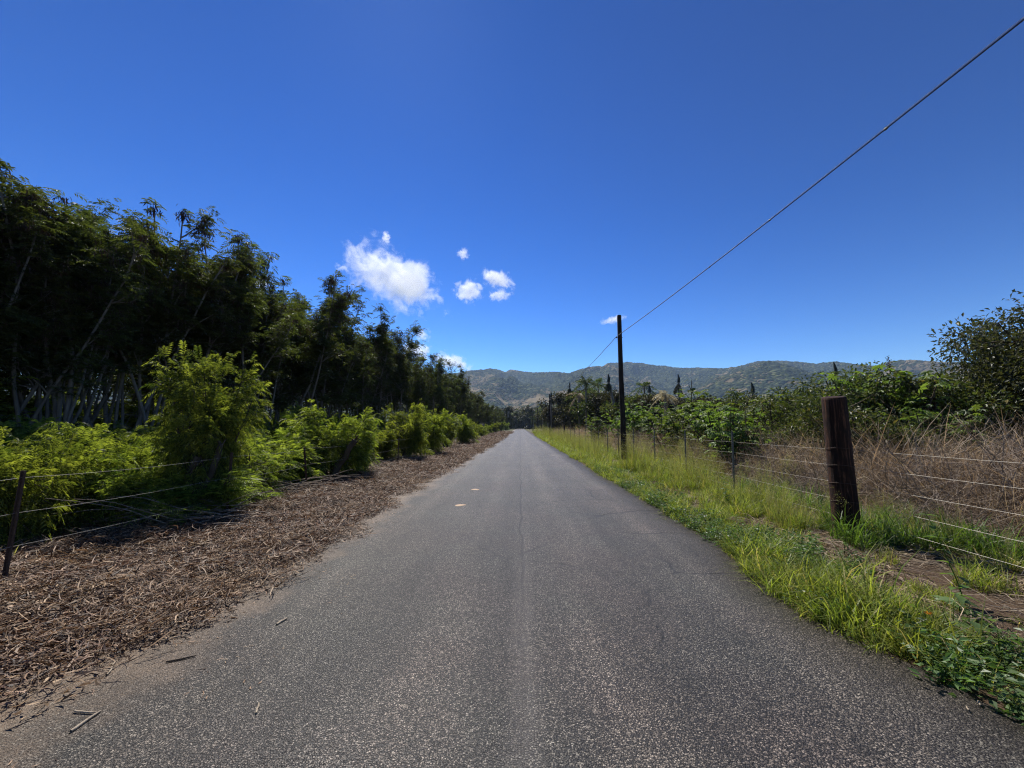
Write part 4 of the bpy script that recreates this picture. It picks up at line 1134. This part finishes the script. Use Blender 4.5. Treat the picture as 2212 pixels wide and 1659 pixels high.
mb = MB(); limb(mb, (0, 0, 0), (0, 0, 1), .55, .012, .006, 4, .05, 0, 5); P_ = np.stack([N(0, .025, 70), N(0, .025, 70), U(.15, .6, 70)], -1); leaves(mb, P_, N(0, 1, (70, 3)), .05, .035)
q = at(1922, 800, 12.5); o = obj('seed_spike', mb.mesh('seed_spike', M['pod'])); o.location = (q.x, q.y, q.z - .12); tag(o, 'dark upright seed spike topping the castor shrub right of the big post', 'plant')
BS = [
 (0, 1690, 14.5, 860, 1.0, 'rounded leafy shrub left of the big wooden post'),
 (2, 1735, 12.5, 868, 1.0, 'low rounded shrub directly left of the big post top'),
 (1, 1770, 17.0, 842, 1.1, 'shrub whose top shows above the mountain foot left of the big post'),
 (1, 1812, 14.5, 806, 1.0, 'open topped shrub rising above the big wooden post'),
 (2, 1845, 11.5, 838, 1.0, 'vine draped shrub right behind the top of the big post'),
 (1, 1880, 13.5, 786, 1.0, 'tallest shrub of the thicket, its top above the ridge line right of the post'),
 (0, 1940, 13.0, 806, 1.0, 'yellowish leafy shrub right of the tallest thicket shrub'),
 (2, 1990, 12.5, 820, 1.0, 'low dense shrub between the thicket and the big right tree'),
 (0, 2035, 12.0, 812, 1.0, 'shrub at the left flank of the big right tree'),
 (0, 1660, 21, 856, 1.1, 'dark shrub behind the palmate leaved ones, mid way to the big post'),
 (1, 1610, 24, 850, 1.1, 'dark brown topped shrub on the skyline of the thicket'),
 (2, 1560, 25, 850, 1.1, 'dark shrub behind the castor shrubs left of the brown topped one'),
 (2, 1720, 20, 852, 1.1, 'dark shrub in the second row left of the big post'),
]
bh = [2.7, 3.0, 2.4]
for k, px, Y_, ty, sw, lab in BS:
    t_ = at(px, ty, Y_); s = t_.z / ztop(bms[k][1])
    plant('leafy_shrub', 'shrub', bms[k], (t_.x, Y_, 0), lab, (s * sw, s * sw, s), U(0, 6.28), 'leafy shrubs of the right thicket')
DT = [
 (0, 1215, 95, 862, .9, 'dark tree at the left end of the tree row beyond the second pole'),
 (1, 1238, 85, 850, .9, 'dark brown green tree left of the two live palms'),
 (0, 1262, 72, 846, .9, 'dark tree below the live palm left of the nearest pole'),
 (2, 1285, 66, 850, .9, 'dark green tree between the second and nearest pole'),
 (1, 1312, 58, 852, .9, 'dark tree behind the curved pale palm trunk'),
 (0, 1345, 55, 856, .9, 'dark tree right behind the nearest utility pole'),
 (2, 1375, 50, 858, .9, 'dark tree just right of the nearest pole beyond the castor shrubs'),
 (1, 1408, 46, 858, .9, 'dark tree between the bare palm stump and the drooping palm'),
 (0, 1445, 44, 862, .9, 'dark tree under the tall thin dead palm'),
 (2, 1195, 130, 884, .9, 'far tree behind the third utility pole'),
 (0, 1180, 170, 893, .9, 'far tree behind the fourth utility pole'),
 (1, 1520, 40, 862, .9, 'dark tree behind the tallest castor shoot'),
 (0, 1590, 38, 862, .9, 'dark tree in the third row, mid right'),
 (1, 1650, 36, 862, .9, 'dark tree in the third row nearer the big post'),
 (2, 1715, 33, 862, .9, 'dark tree far behind the shrubs left of the big post'),
]
dh = [6.0, 6.4, 5.4]
for k, px, Y_, ty, sw, lab in DT:
    t_ = at(px, ty, Y_); s = t_.z / ztop(dkm[k][1], 99)
    plant('dark_tree', 'tree', dkm[k], (t_.x, Y_, 0), lab, (s * sw, s * sw, s), U(0, 6.28), 'dark trees behind the right thicket')
# the big right tree and neighbours
for k, px, Y_, ty, hw, rz_, lab in ((0, 2330, 11.0, 655, 310, .5, 'big dark spreading tree cut by the right edge of the photo'), (1, 2182, 12.5, 738, 150, 2.0, 'lower left shoulder tree beside the big spreading tree on the right'), (1, 2255, 11.8, 692, 190, 4.0, 'middle crown between the shoulder tree and the big spreading tree'), (0, 2480, 13.5, 620, 380, 3.5, 'spreading tree mostly outside the right edge of the photo')):
    t_ = at(px, ty, Y_); sz = t_.z / ztop(rt[k][1]); sw = hw / 798.8 * Y_ / wid(rt[k][1], 2)
    plant('spreading_tree', 'tree', rt[k], (t_.x, Y_, 0), lab, (sw, sw, sz), rz_, 'spreading trees at the right edge')
# leafless brown brush in the field
def brush_meshes(seed, h, w):
    global rng, U, N
    rng = np.random.default_rng(seed); U = rng.uniform; N = rng.normal
    mb = MB()
    for s_ in range(26):
        a = U(0, 6.28); sp_ = U(.2, 1.6); pts, d = limb(mb, (N(0, .2), N(0, .2), -.03), (math.cos(a) * sp_, math.sin(a) * sp_, 1), h * U(.5, 1.1), .007, .002, 5, .2, -.05, 3)
        for b in range(7):
            i = int(U(.2, .95) * 5); limb(mb, pts[i], N(0, 1, 3), U(.2, .5), .003, .0012, 3, .3, 0, 3)
    return mb.mesh('brush', M['twig'], False)
brm = [brush_meshes(341, 1.3, 1), brush_meshes(342, 1.5, 1)]
rng = np.random.default_rng(14); U = rng.uniform; N = rng.normal
for i, (px, Y_, s, lab) in enumerate([(1780, 9.0, 1.0, 'leafless twiggy bush left of the big post, beyond the wires'), (1740, 8.0, .8, 'small leafless twiggy bush in the dead grass left of the big post'), (2190, 6.2, 1.25, 'tangled grey leafless bush at the right edge behind the wires'), (2120, 7.5, 1.1, 'leafless bush left of the tangled one at the right edge'), (2020, 8.0, .9, 'leafless bush in the dead grass right of the big post'), (1930, 8.5, .9, 'small leafless bush right behind the big post'), (1660, 9.5, .9, 'leafless twigs in the dead grass, middle right'), (2260, 8, 1.4, 'leafless bush cut by the right edge of the photo')]):
    q = gl(px, Y_); tag(obj('leafless_bush', brm[i % 2], None, q, (0, 0, U(0, 6)), s), lab, 'bush', 'leafless bushes in the dead grass')

# thorny dead scrub filling the field edge between the dry grass and the green thicket
def d_br(x, y): return sstep(6.4, 7.2, x) * (1 - sstep(10.5, 12.5, x)) * (.3 + .7 * sstep(.35, .5, fbm(x * .6, y * .6, 2, 141)))
P = pts_in(6.2, 13, 2.5, 26, 1.9, d_br); n = len(P)
brm[0].materials.clear(); brm[0].materials.append(M['deadtwig']); brm[1].materials.clear(); brm[1].materials.append(M['deadtwig'])
scatter('dead_scrub', [bpy.data.objects.new('t', brm[0]), bpy.data.objects.new('t', brm[1])], P, srot(n, .15), sscl(n, .85, 1.3), rng.integers(0, 2, n), 'dense tangle of dead brown scrub in the field behind the right fence', 'scrub')

# ------------------------------------------------------------------ palms
def palm_meshes(h, bend, r, fr, kind, L=2.6, seed=1):
    """kind: live, droop, snag"""
    global rng, U, N
    rng = np.random.default_rng(seed); U = rng.uniform; N = rng.normal
    tr = MB(); z = np.linspace(0, 1, 9); date = fr >= 50
    pts = np.stack([bend[0] * z ** 1.8, bend[1] * z ** 1.8, z * h - .1], -1)
    tube(tr, pts, np.interp(z, [0, .15, 1], [r * 1.35, r, r * .8]), 8)
    cr = MB(); top = pts[-1]
    for i in range(fr):
        a = U(0, 2 * PI)
        el = {'live': U(-.4, 1.3), 'droop': U(-1.2, .6), 'snag': U(-1.5, -.9)}[kind]
        if date: el = U(-1.45, 1.35)
        l = L * U(.7, 1.05) * (.55 if kind == 'snag' else 1)
        d = np.array([math.cos(a) * math.cos(el), math.sin(a) * math.cos(el), math.sin(el)])
        sag = .55 if kind != 'snag' else .15
        tp_ = top - np.array([0, 0, 1.0]) * (h * .45 * max(0, -el) / 1.45 if date else 0)
        P = np.array([tp_ + d * l * t_ - np.array([0, 0, 1]) * l * sag * t_ ** 2 for t_ in np.linspace(0, 1, 9)]); P[:, 2] = np.maximum(P[:, 2], .2)
        tube(cr, P, np.linspace(.03, .006, 9), 3, .9, False)
        ts = np.linspace(.12, .98, 20); Q = np.stack([np.interp(ts, np.linspace(0, 1, 9), P[:, j]) for j in range(3)], -1)
        side = unit(np.cross(d, [0, 0, 1.0]))
        for sg in (-1, 1):
            D = np.broadcast_to(side * sg, Q.shape) * U(.6, 1.0, (20, 1)) + d * .5 + np.array([0, 0, -.55]) + N(0, .15, (20, 3))
            leaves(cr, Q, D, .62 * (1.1 - np.abs(ts - .45)) * L / 2.6, .085, .1, 0 if kind == 'live' else .5, .9 if kind == 'live' else 1)
    if kind == 'snag':   # ragged crownshaft
        tube(cr, [top, top + np.array([.05, 0, .5]), top + np.array([.0, .05, 1.1])], [r * 1.2, r * 1.0, r * .3], 7, .2)
    return tr, cr
def palm(px, ty, Y_, kind, label, bend=(0, 0), r=.16, fr=12, L=2.6, seed=1, name='coconut_palm', mat='palm', group='palms beyond the right thicket', base_px=None):
    t_ = at(px, ty, Y_); h = t_.z - (1.0 if kind == 'snag' else L * .35)
    tr, cr = palm_meshes(h, bend, r, fr, kind, L, seed)
    e = obj(name, None, None, (t_.x - bend[0], Y_, 0)); tag(e, label, 'palm tree', group)
    obj('trunk', tr.mesh('palm_trunk', M['palmbark'], True), e)
    tag(obj('crown', cr.mesh('palm_crown', M[mat]), e), kind='stuff')
palm(1265, 812, 62, 'live', 'live palm with upright fronds left of the nearest pole', fr=16, seed=1)
palm(1250, 838, 66, 'droop', 'palm with one pale broken frond low on the left', fr=8, seed=21, mat='palefrond')
palm(1292, 818, 66, 'live', 'second live palm just left of the curved dead palm', fr=14, seed=2)
palm(1314, 808, 52, 'snag', 'dead headless palm with a curved pale trunk left of the nearest pole', bend=(-1.1, 0), fr=5, seed=3, mat='palm_d', r=.2)
palm(1342, 820, 60, 'snag', 'dead palm half hidden behind the nearest utility pole', fr=5, seed=4, mat='palm_d')
palm(1391, 822, 60, 'live', 'live palm right of the nearest pole', fr=12, seed=5)
palm(1402, 831, 56, 'snag', 'short dead palm stump just right of the live palm', fr=2, seed=6, mat='palm_d', r=.22)
palm(1435, 834, 42, 'droop', 'palm with brown drooping fronds above the castor shrubs', fr=12, seed=7, mat='palefrond', L=2.2)
palm(1465, 808, 48, 'snag', 'tall thin dead palm standing alone against the mountain', fr=4, seed=8, mat='palm_d', r=.16)
palm(1230, 826, 78, 'snag', 'leafy headed dead palm above the left end of the dark trees', fr=8, seed=9, mat='palm_d')
palm(1624, 826, 40, 'snag', 'dead palm poking over the thicket midway to the big post', fr=5, seed=10, mat='palm_d', r=.18)
palm(1802, 782, 30, 'snag', 'bare dead palm stub above the shrub by the big post', fr=1, seed=11, mat='palm_d', r=.12)
palm(1190, 845, 70, 'snag', 'dead palm head hanging right beside the second utility pole', fr=5, seed=12, mat='palm_d', L=2.2)
palm(1172, 866, 135, 'droop', 'far palm behind the third utility pole', fr=14, seed=13, L=3.2)
palm(1183, 872, 120, 'droop', 'far palm with orange dead fronds right of the third pole', fr=12, seed=14, L=3.0, mat='palefrond')
palm(1152, 893, 170, 'droop', 'far palm by the fourth utility pole', fr=12, seed=15, L=3.0)
palm(1098, 880, 205, 'live', 'thick date palm at the far end of the left verge', fr=70, seed=16, L=4.6, r=.55, name='date_palm', mat='palm_d', group='date palms at the end of the road')
palm(1114, 892, 255, 'live', 'second date palm right of the first at the far end of the road', fr=60, seed=17, L=4.6, r=.5, name='date_palm', mat='palm_d', group='date palms at the end of the road')
rng = np.random.default_rng(15); U = rng.uniform; N = rng.normal
# big far trees closing the end of the road
FT = [(1142, 884, 300, 1.5, 'wide umbrella crowned tree at the right of the road end'), (1162, 880, 280, 1.4, 'round dark tree behind the fourth pole'), (1125, 905, 360, 1.3, 'small dark tree exactly at the end of the road'), (1108, 902, 340, 1.4, 'dark tree behind the date palms'), (1088, 893, 300, 1.4, 'dark tree left of the date palms'), (1070, 880, 240, 1.2, 'tall dark tree ending the left wood'), (1212, 876, 200, 1.3, 'far dark tree behind the second pole'), (1132, 908, 380, 1.6, 'low dark tree behind the road end'), (1118, 908, 390, 1.6, 'low dark tree left of the road end')]
for i, (px, ty, Y_, sw, lab) in enumerate(FT):
    t_ = at(px, ty, Y_); s = t_.z / ztop(dkm[2 if i % 2 == 0 else 0][1], 99)
    plant('broad_tree', 'tree', dkm[2] if i % 2 == 0 else dkm[0], (t_.x, Y_, 0), lab, (s * sw, s * sw, s), U(0, 6.28), 'far trees at the end of the road')
# far-off wood filling the plain to the mountain foot
fw = []
for _ in range(900):
    y = 230 + 620 * U() ** 1.2; x = U(-1.1, 1.4) * y
    if abs(x) < 10: continue
    fw.append((x, y, 0))
fw = np.array(fw); n = len(fw)
srcs = [bpy.data.objects.new('t', dkm[0][1]), bpy.data.objects.new('t', dkm[2][1])]
s = U(.5, .95, n)
scatter('far_wood', srcs, fw, np.stack([0 * s, 0 * s, U(0, 6.28, n)], -1), np.stack([s * 1.6, s * 1.6, s], -1), rng.integers(0, 2, n), 'far off woodland on the plain below the mountain', 'woodland')

# ------------------------------------------------------------------ small things
# weeds with large single leaves, each leaf a part
leafM = {}
def leaf_mesh(L, W, name='leaf', lobed=False, mat='lush'):
    mb = MB(); n = 7
    ts = np.linspace(0, 1, n); wd = np.sin(PI * ts ** .8) * W * .5 * (1 + (.35 * np.sin(ts * 18) if lobed else 0)); wd[0] = wd[-1] = .001
    zc = -.35 * L * ts ** 2
    c = np.stack([ts * L, 0 * ts, zc], -1); l_ = np.stack([ts * L, wd, zc + wd * .3], -1); r_ = np.stack([ts * L, -wd, zc + wd * .3], -1)
    V = np.concatenate([l_, c, r_]); i = np.arange(n - 1)
    f = np.concatenate([np.stack([i, i + n, i + n + 1, i + 1], -1), np.stack([i + n, i + 2 * n, i + 2 * n + 1, i + n + 1], -1)])
    mb.add(V, f, np.concatenate([np.full(n - 1, .55), np.full(n - 1, .75)]))
    return mb.mesh(name, M[mat], True)
lmA = leaf_mesh(.13, .075); lmB = leaf_mesh(.10, .055, lobed=True); lmC = leaf_mesh(.20, .10, lobed=True, mat='herb')
def weed(px, py, h, nl, lm, label, scale=1.0):
    b = on_ground(px, py); z = float(gz(b.x, b.y))
    e = obj('weed_plant', None, None, (b.x, b.y, z)); tag(e, label, 'weed', 'leafy weeds in the right verge')
    mb = MB(); pts, d = limb(mb, (0, 0, -.01), (U(-.1, .1), U(-.1, .1), 1), h, .006, .002, 7, .06, .02, 5)
    obj('stem', mb.mesh('weed_stem', M['lush'], True), e)
    for i in range(nl):
        f = .2 + .8 * (i // 2) / max(1, nl // 2 - 1 + .01); f = min(f, .99)
        c = np.array([np.interp(f, np.linspace(0, 1, len(pts)), pts[:, j]) for j in range(3)])
        s = scale * (1.15 - .6 * f) * U(.8, 1.15)
        obj('leaf', lm, e, tuple(c), (U(-.3, .3), U(-.5, .1), (i % 2) * PI + (i // 2) * 1.4 + U(-.3, .3)), s)
weed(2088, 1314, .80, 14, lmA, 'tall upright leafy weed stalk in front of the fence wires at lower right', 1.0)
weed(1824, 1205, .42, 10, lmA, 'leafy weed stalk standing before the foot of the big post', .7)
weed(1758, 1185, .32, 8, lmA, 'smaller leafy weed left of the one before the big post', .6)
weed(1572, 1098, .50, 14, lmA, 'dark leafy weed among the grass below the fence post left of the big post', 1.0)
weed(2075, 1335, .22, 9, lmC, 'pale broad leaved weed with ruffled leaves at lower right', 1.1)
weed(2110, 1395, .20, 8, lmC, 'pale ruffled weed below the other one near the lower right corner', 1.0)
weed(1905, 1345, .20, 8, lmB, 'small weed at the very edge of the asphalt, lower right', .9)
weed(2165, 1440, .26, 9, lmB, 'ragged weed in the lower right corner of the verge', 1.0)
weed(1712, 1222, .22, 8, lmC, 'pale leaved weed in the verge left of the big post foot', .6)

def stick(p0, p1, r, label, name='stick', mat='twig', z=.012):
    a = on_ground(*p0); b = on_ground(*p1); mb = MB()
    a = np.array([a.x, a.y, float(gz(a.x, a.y)) + r if abs(a.x) > 2.9 else z]); b = np.array([b.x, b.y, float(gz(b.x, b.y)) + r if abs(b.x) > 2.9 else z])
    o_ = (a + b) / 2; L = np.linalg.norm(b - a)
    pts = [a + (b - a) * t_ + np.append(N(0, L * .02, 2), 0) - o_ for t_ in np.linspace(0, 1, 6)]
    tube(mb, pts, np.array([.9, 1, 1, .95, .8, .5]) * r, 6)
    tag(obj(name, mb.mesh(name, M[mat], True), None, tuple(o_)), label, 'stick' if 'stick' in name else 'branch')
stick((152, 1585), (219, 1539), .008, 'pale straight stick on the asphalt near the lower left corner')
stick((158, 1541), (206, 1545), .005, 'thin crooked twig just above the pale stick at lower left')
stick((358, 1434), (425, 1420), .006, 'dark stick lying on the asphalt left of centre, below the dusty edge', mat='bark_d')
stick((358, 1390), (402, 1354), .006, 'short twig crossing another at the dusty left edge of the asphalt', mat='bark_d')
stick((330, 1386), (412, 1375), .005, 'twig lying under the short crossing twig at the left edge')
stick((232, 1460), (250, 1428), .006, 'pale twig on the dusty strip at lower left')
stick((598, 1352), (620, 1338), .010, 'pale chip of wood lying on the road left of the seam')
stick((553, 1545), (559, 1523), .006, 'tiny pale splinter on the road in the lower left')
stick((2115, 1520), (2118, 1528), .006, 'small white chip on the asphalt at lower right')
stick((2093, 1539), (2088, 1530), .004, 'tiny white chip left of the other at lower right')
BR = [((180, 1424), (360, 1322), .010), ((40, 1470), (170, 1430), .009), ((180, 1370), (330, 1300), .008), ((20, 1290), (215, 1232), .010), ((70, 1222), (215, 1240), .009), ((430, 1250), (452, 1215), .007), ((560, 1170), (700, 1120), .010), ((600, 1145), (720, 1085), .016), ((500, 1135), (640, 1075), .010), ((640, 1100), (700, 1040), .010), ((300, 1190), (420, 1205), .012), ((560, 1120), (700, 1100), .009), ((750, 1060), (840, 1010), .010), ((820, 1020), (880, 1035), .010), ((440, 1190), (560, 1130), .009)]
where = ['lying parallel to the road across the near litter', 'near the left edge of the litter', 'in the sunlit litter above the near branch', 'pointing into the left edge of the picture', 'by the foot of the leftmost fence post', 'standing bent at the edge of the litter', 'under the second fence post wires', 'thick pale one in the brush pile', 'crossing the brush pile', 'steep one by the leaning trunk', 'in the shade of the tallest sapling', 'grey one at the bottom of the brush pile', 'by the third upright fence post', 'white one beside the far litter', 'between the sapling and the second fence post']
for i, (a, b, r) in enumerate(BR):
    stick(a, b, r, 'dead fallen branch ' + where[i], 'fallen_branch')
# brush pile of thin dead branches in front of the left fence
def brush_pile(px, Y_, L, n, label):
    q = gl(px, Y_); mb = MB()
    for _ in range(n):
        a = U(-.5, .5) + (PI if U() < .5 else 0) + .5
        limb(mb, (U(-.6, .6) * L, U(-.35, .35), U(0, .28)), (math.cos(a), math.sin(a) * .6, U(-.1, .35)), U(.5, 1.4), .009, .003, 6, .12, -.06, 4)
    tag(obj('brush_pile', mb.mesh('brush_pile', M['deadtwig'], True), None, q), label, 'brush pile', kind='stuff')  # dead branches in a darker twig colour that also stands in for shade
brush_pile(610, 8.6, 1.5, 80, 'heap of thin dead branches beside the second fence post on the left')
brush_pile(790, 14, 1.5, 40, 'heap of dead branches at the foot of the bushes past the leaning trunk')
brush_pile(400, 5.9, 1.3, 90, 'heap of dead branches darkened for shade under the tallest sapling')  # heap made bigger and darker to deepen the shade at the sapling foot
brush_pile(880, 17.2, 1.5, 30, 'dead branches at the foot of the third bush clump')
# cut stump with hanging roots
mb = MB()
for _ in range(60):
    a = U(0, 6.28); limb(mb, (math.cos(a) * .12, math.sin(a) * .12, U(.35, .5)), (math.cos(a), math.sin(a), U(-.3, .5)), U(.35, .7), .008, .002, 5, .12, -.42, 3)
tube(mb, [(0, 0, -.1), (0, 0, .3), (.02, 0, .48)], [.24, .2, .13], 10)
o = obj('dead_clump', mb.mesh('dead_clump', M['bark_d'], False), None, gl(545, 7.9), (0, 0, 0), 1.0); tag(o, 'dark clump of dead drooping stems right of the second left fence post', 'stump')
mb = MB(); blades(mb, 12, (.25, .5), (.012, .02), .04, .5, .8, 4)
tag(obj('grass_clump', mb.mesh('grass_clump', M['lush']), None, gl(568, 7.8)), 'small bright clump of strap leaves beside the dead clump on the left', 'grass clump')
mb = MB(); blades(mb, 3, (.3, .42), (.012, .018), .03, 1.4, .5, 4, .9, 1, .8)
tag(obj('yellow_grass_blade', mb.mesh('yellow_grass_blade', M['seed']), None, tuple(on_ground(20, 1215))), 'yellow grass blades lying by the leftmost fence post', 'leaf')

# two flattened tan patches on the left lane
def splat(px, py, w, label):
    c = on_ground(px, py); mb = MB(); k = 22; a = np.arange(k) * 2 * PI / k
    r_ = w * (1 + .35 * (vnoise(a * 2.2, a * 0 + px, 3) - .5) * 2)
    o1 = np.stack([np.cos(a) * r_, np.sin(a) * r_ * .85, np.full(k, .0005)], -1); o2 = o1 * np.array([.8, .8, 1]) + np.array([0, 0, .006]); 
    mb.add(np.vstack([o1, o2, [[0, 0, .008]]]), np.stack([np.arange(k), (np.arange(k) + 1) % k, (np.arange(k) + 1) % k + k, np.arange(k) + k], -1))
    mb.add(np.vstack([o2, [[0, 0, .008]]]), np.stack([np.arange(k), (np.arange(k) + 1) % k, np.full(k, k)], -1))
    tag(obj('dry_leaf', mb.mesh('dry_leaf', M['tan'], True), None, (c.x, c.y, .006)), label, 'leaf', 'tan flattened leaves on the left lane')
splat(1026, 1058, .10, 'farther of two flattened tan leaves on the left lane')
splat(994, 1092, .10, 'nearer of two flattened tan leaves on the left lane')
# yellow fallen leaf and orange flower in the right verge
q = on_ground(1874, 1364); mb = MB(); leaves(mb, np.zeros((1, 3)), np.array([[.3, -.2, .5]]), .045, .04)
mm = plain_mat('yellow_petal', (.75, .55, .04), .5, 0, .1)
tag(obj('yellow_leaf', mb.mesh('yellow_leaf', mm), None, (q.x, q.y, .01)), 'bright yellow fallen leaf on the edge of the asphalt at lower right', 'leaf')
q = on_ground(2012, 1375); mb = MB()
for a in np.arange(6) * PI / 3: leaves(mb, np.zeros((1, 3)), np.array([[math.cos(a), math.sin(a), .5]]), .035, .025)
mm = plain_mat('orange_petal', (.75, .33, .02), .5, 0, .1)
tag(obj('orange_flower', mb.mesh('orange_flower', mm), None, (q.x, q.y, .16)), 'small orange flower in the weeds at lower right', 'flower')

# ------------------------------------------------------------------ clouds and haze
def cloud_mat(name, dens, sc_, thr, seed, stretch=(1, 1, 1)):
    m, nt, out = new_mat(name); g = G(nt)
    tc = g.n('ShaderNodeTexCoord').outputs['Object']
    mp = g.n('ShaderNodeMapping', {'Vector': tc, 'Location': (seed * 3.1, seed * 1.7, seed * 0.9), 'Scale': stretch}).outputs[0]
    n1 = g.noise(mp, sc_ * 1.5, 9, 0.66, 0.5)
    r_ = g.n('ShaderNodeVectorMath', {0: tc}, operation='LENGTH').outputs['Value']
    fall = g.remap(r_, 0.0, 1.0, 0.20, -0.20)
    d = g.math('ADD', n1, fall)
    d = g.remap(d, thr, thr + 0.10)
    d = g.math('MULTIPLY', d, dens)
    v = g.n('ShaderNodeVolumePrincipled', {'Color': (1, 1, 1, 1), 'Density': d, 'Anisotropy': 0.3})
    nt.links.new(v.outputs[0], out.inputs['Volume'])
    return m
def ico(name, mat):
    import bmesh
    b = bmesh.new(); bmesh.ops.create_icosphere(b, subdivisions=3, radius=1.0)
    me = bpy.data.meshes.new(name); b.to_mesh(me); b.free(); me.materials.append(mat); return me
CD = 7000.0
def cloud(px, py, w, h, tilt, label, dens=1.0, thr=.56, sc_=1.6, seed=1, D=CD, deep=.7):
    w *= 1.15; h *= 1.15; thr -= .012; dens *= .8; sc_ *= 1.25
    d = ray(px, py).normalized(); c = Vector((0, 0, CAM_H)) + d * D
    wm = w / 798.8 * D * .5 * d.y; hm = h / 798.8 * D * .5 * d.y
    size = (wm + hm) * .5
    mat = cloud_mat('cloud_vapour', dens * 3.2 / size, sc_, thr, seed, (w / (w + h) * 2, 1.0, h / (w + h) * 2))
    o = obj('cloud', ico('cloud', mat), None, c, (0, 0, 0), (wm, size * deep, hm))
    rot = d.to_track_quat('Y', 'Z').to_matrix() @ Matrix.Rotation(tilt, 3, 'Y')
    o.rotation_euler = rot.to_euler()
    tag(o, label, 'cloud', 'small white clouds')
    return o
cloud(858, 604, 285, 160, R(24), 'largest white cloud, ragged and slanting down to the right left of centre', 1.6, .50, 1.5, 1)
cloud(1012, 628, 80, 66, 0, 'puffy cloud lower left of the pair right of the largest cloud', 1.2, .50, 1.3, 2)
cloud(1072, 603, 108, 52, R(12), 'upper right cloud of the cluster right of the largest cloud', 1.2, .50, 1.4, 3)
cloud(1080, 638, 80, 42, R(-10), 'thin broken cloud under the upper right cloud of the cluster', .9, .53, 1.5, 4)
cloud(1001, 549, 40, 36, 0, 'tiny lone cloud high right of the largest cloud', .8, .52, 1.2, 5)
cloud(834, 513, 26, 34, 0, 'tiny cloud directly above the largest cloud', .8, .5, 1.2, 6)
cloud(738, 578, 44, 24, R(10), 'faint wisp left of the largest cloud', .5, .54, 1.3, 7)
cloud(912, 723, 52, 42, R(20), 'small wispy cloud above the tree tops', .6, .53, 1.3, 8)
cloud(900, 758, 90, 44, R(5), 'flat cloud just behind the tops of the left wood', 1.2, .48, 1.3, 9)
cloud(975, 782, 130, 44, R(16), 'low cloud bank sloping down to the mountain at the left', 1.2, .49, 1.3, 10)
cloud(1326, 690, 84, 24, R(-12), 'thin cloud behind the top of the nearest utility pole', .8, .51, 1.3, 11)
cloud(560, 615, 50, 70, R(0), 'pale cloud showing between two crowns of the left wood', 1.0, .48, 1.3, 12)

m, nt, out = new_mat('haze_air'); g = G(nt)
v = g.n('ShaderNodeVolumePrincipled', {'Color': (0.50, 0.70, 1.0, 1), 'Density': 0.00010, 'Anisotropy': 0.2})
nt.links.new(v.outputs[0], out.inputs['Volume'])
m.cycles.homogeneous_volume = True
HZ = [(-6200, -3400, -3), (6600, 6400, 640)]
hv = [(x, y, z) for z in (HZ[0][2], HZ[1][2]) for x, y in ((HZ[0][0], HZ[0][1]), (HZ[1][0], HZ[0][1]), (HZ[1][0], HZ[1][1]), (HZ[0][0], HZ[1][1]))]
hf = np.array([(0, 3, 2, 1), (4, 5, 6, 7), (0, 1, 5, 4), (1, 2, 6, 5), (2, 3, 7, 6), (3, 0, 4, 7)])
tag(obj('haze', mesh_np('haze', hv, hf, m)), 'thin blue air haze between the road and the mountain', None, kind='stuff')
print('trees', cnt, 'objects', len(bpy.data.objects))
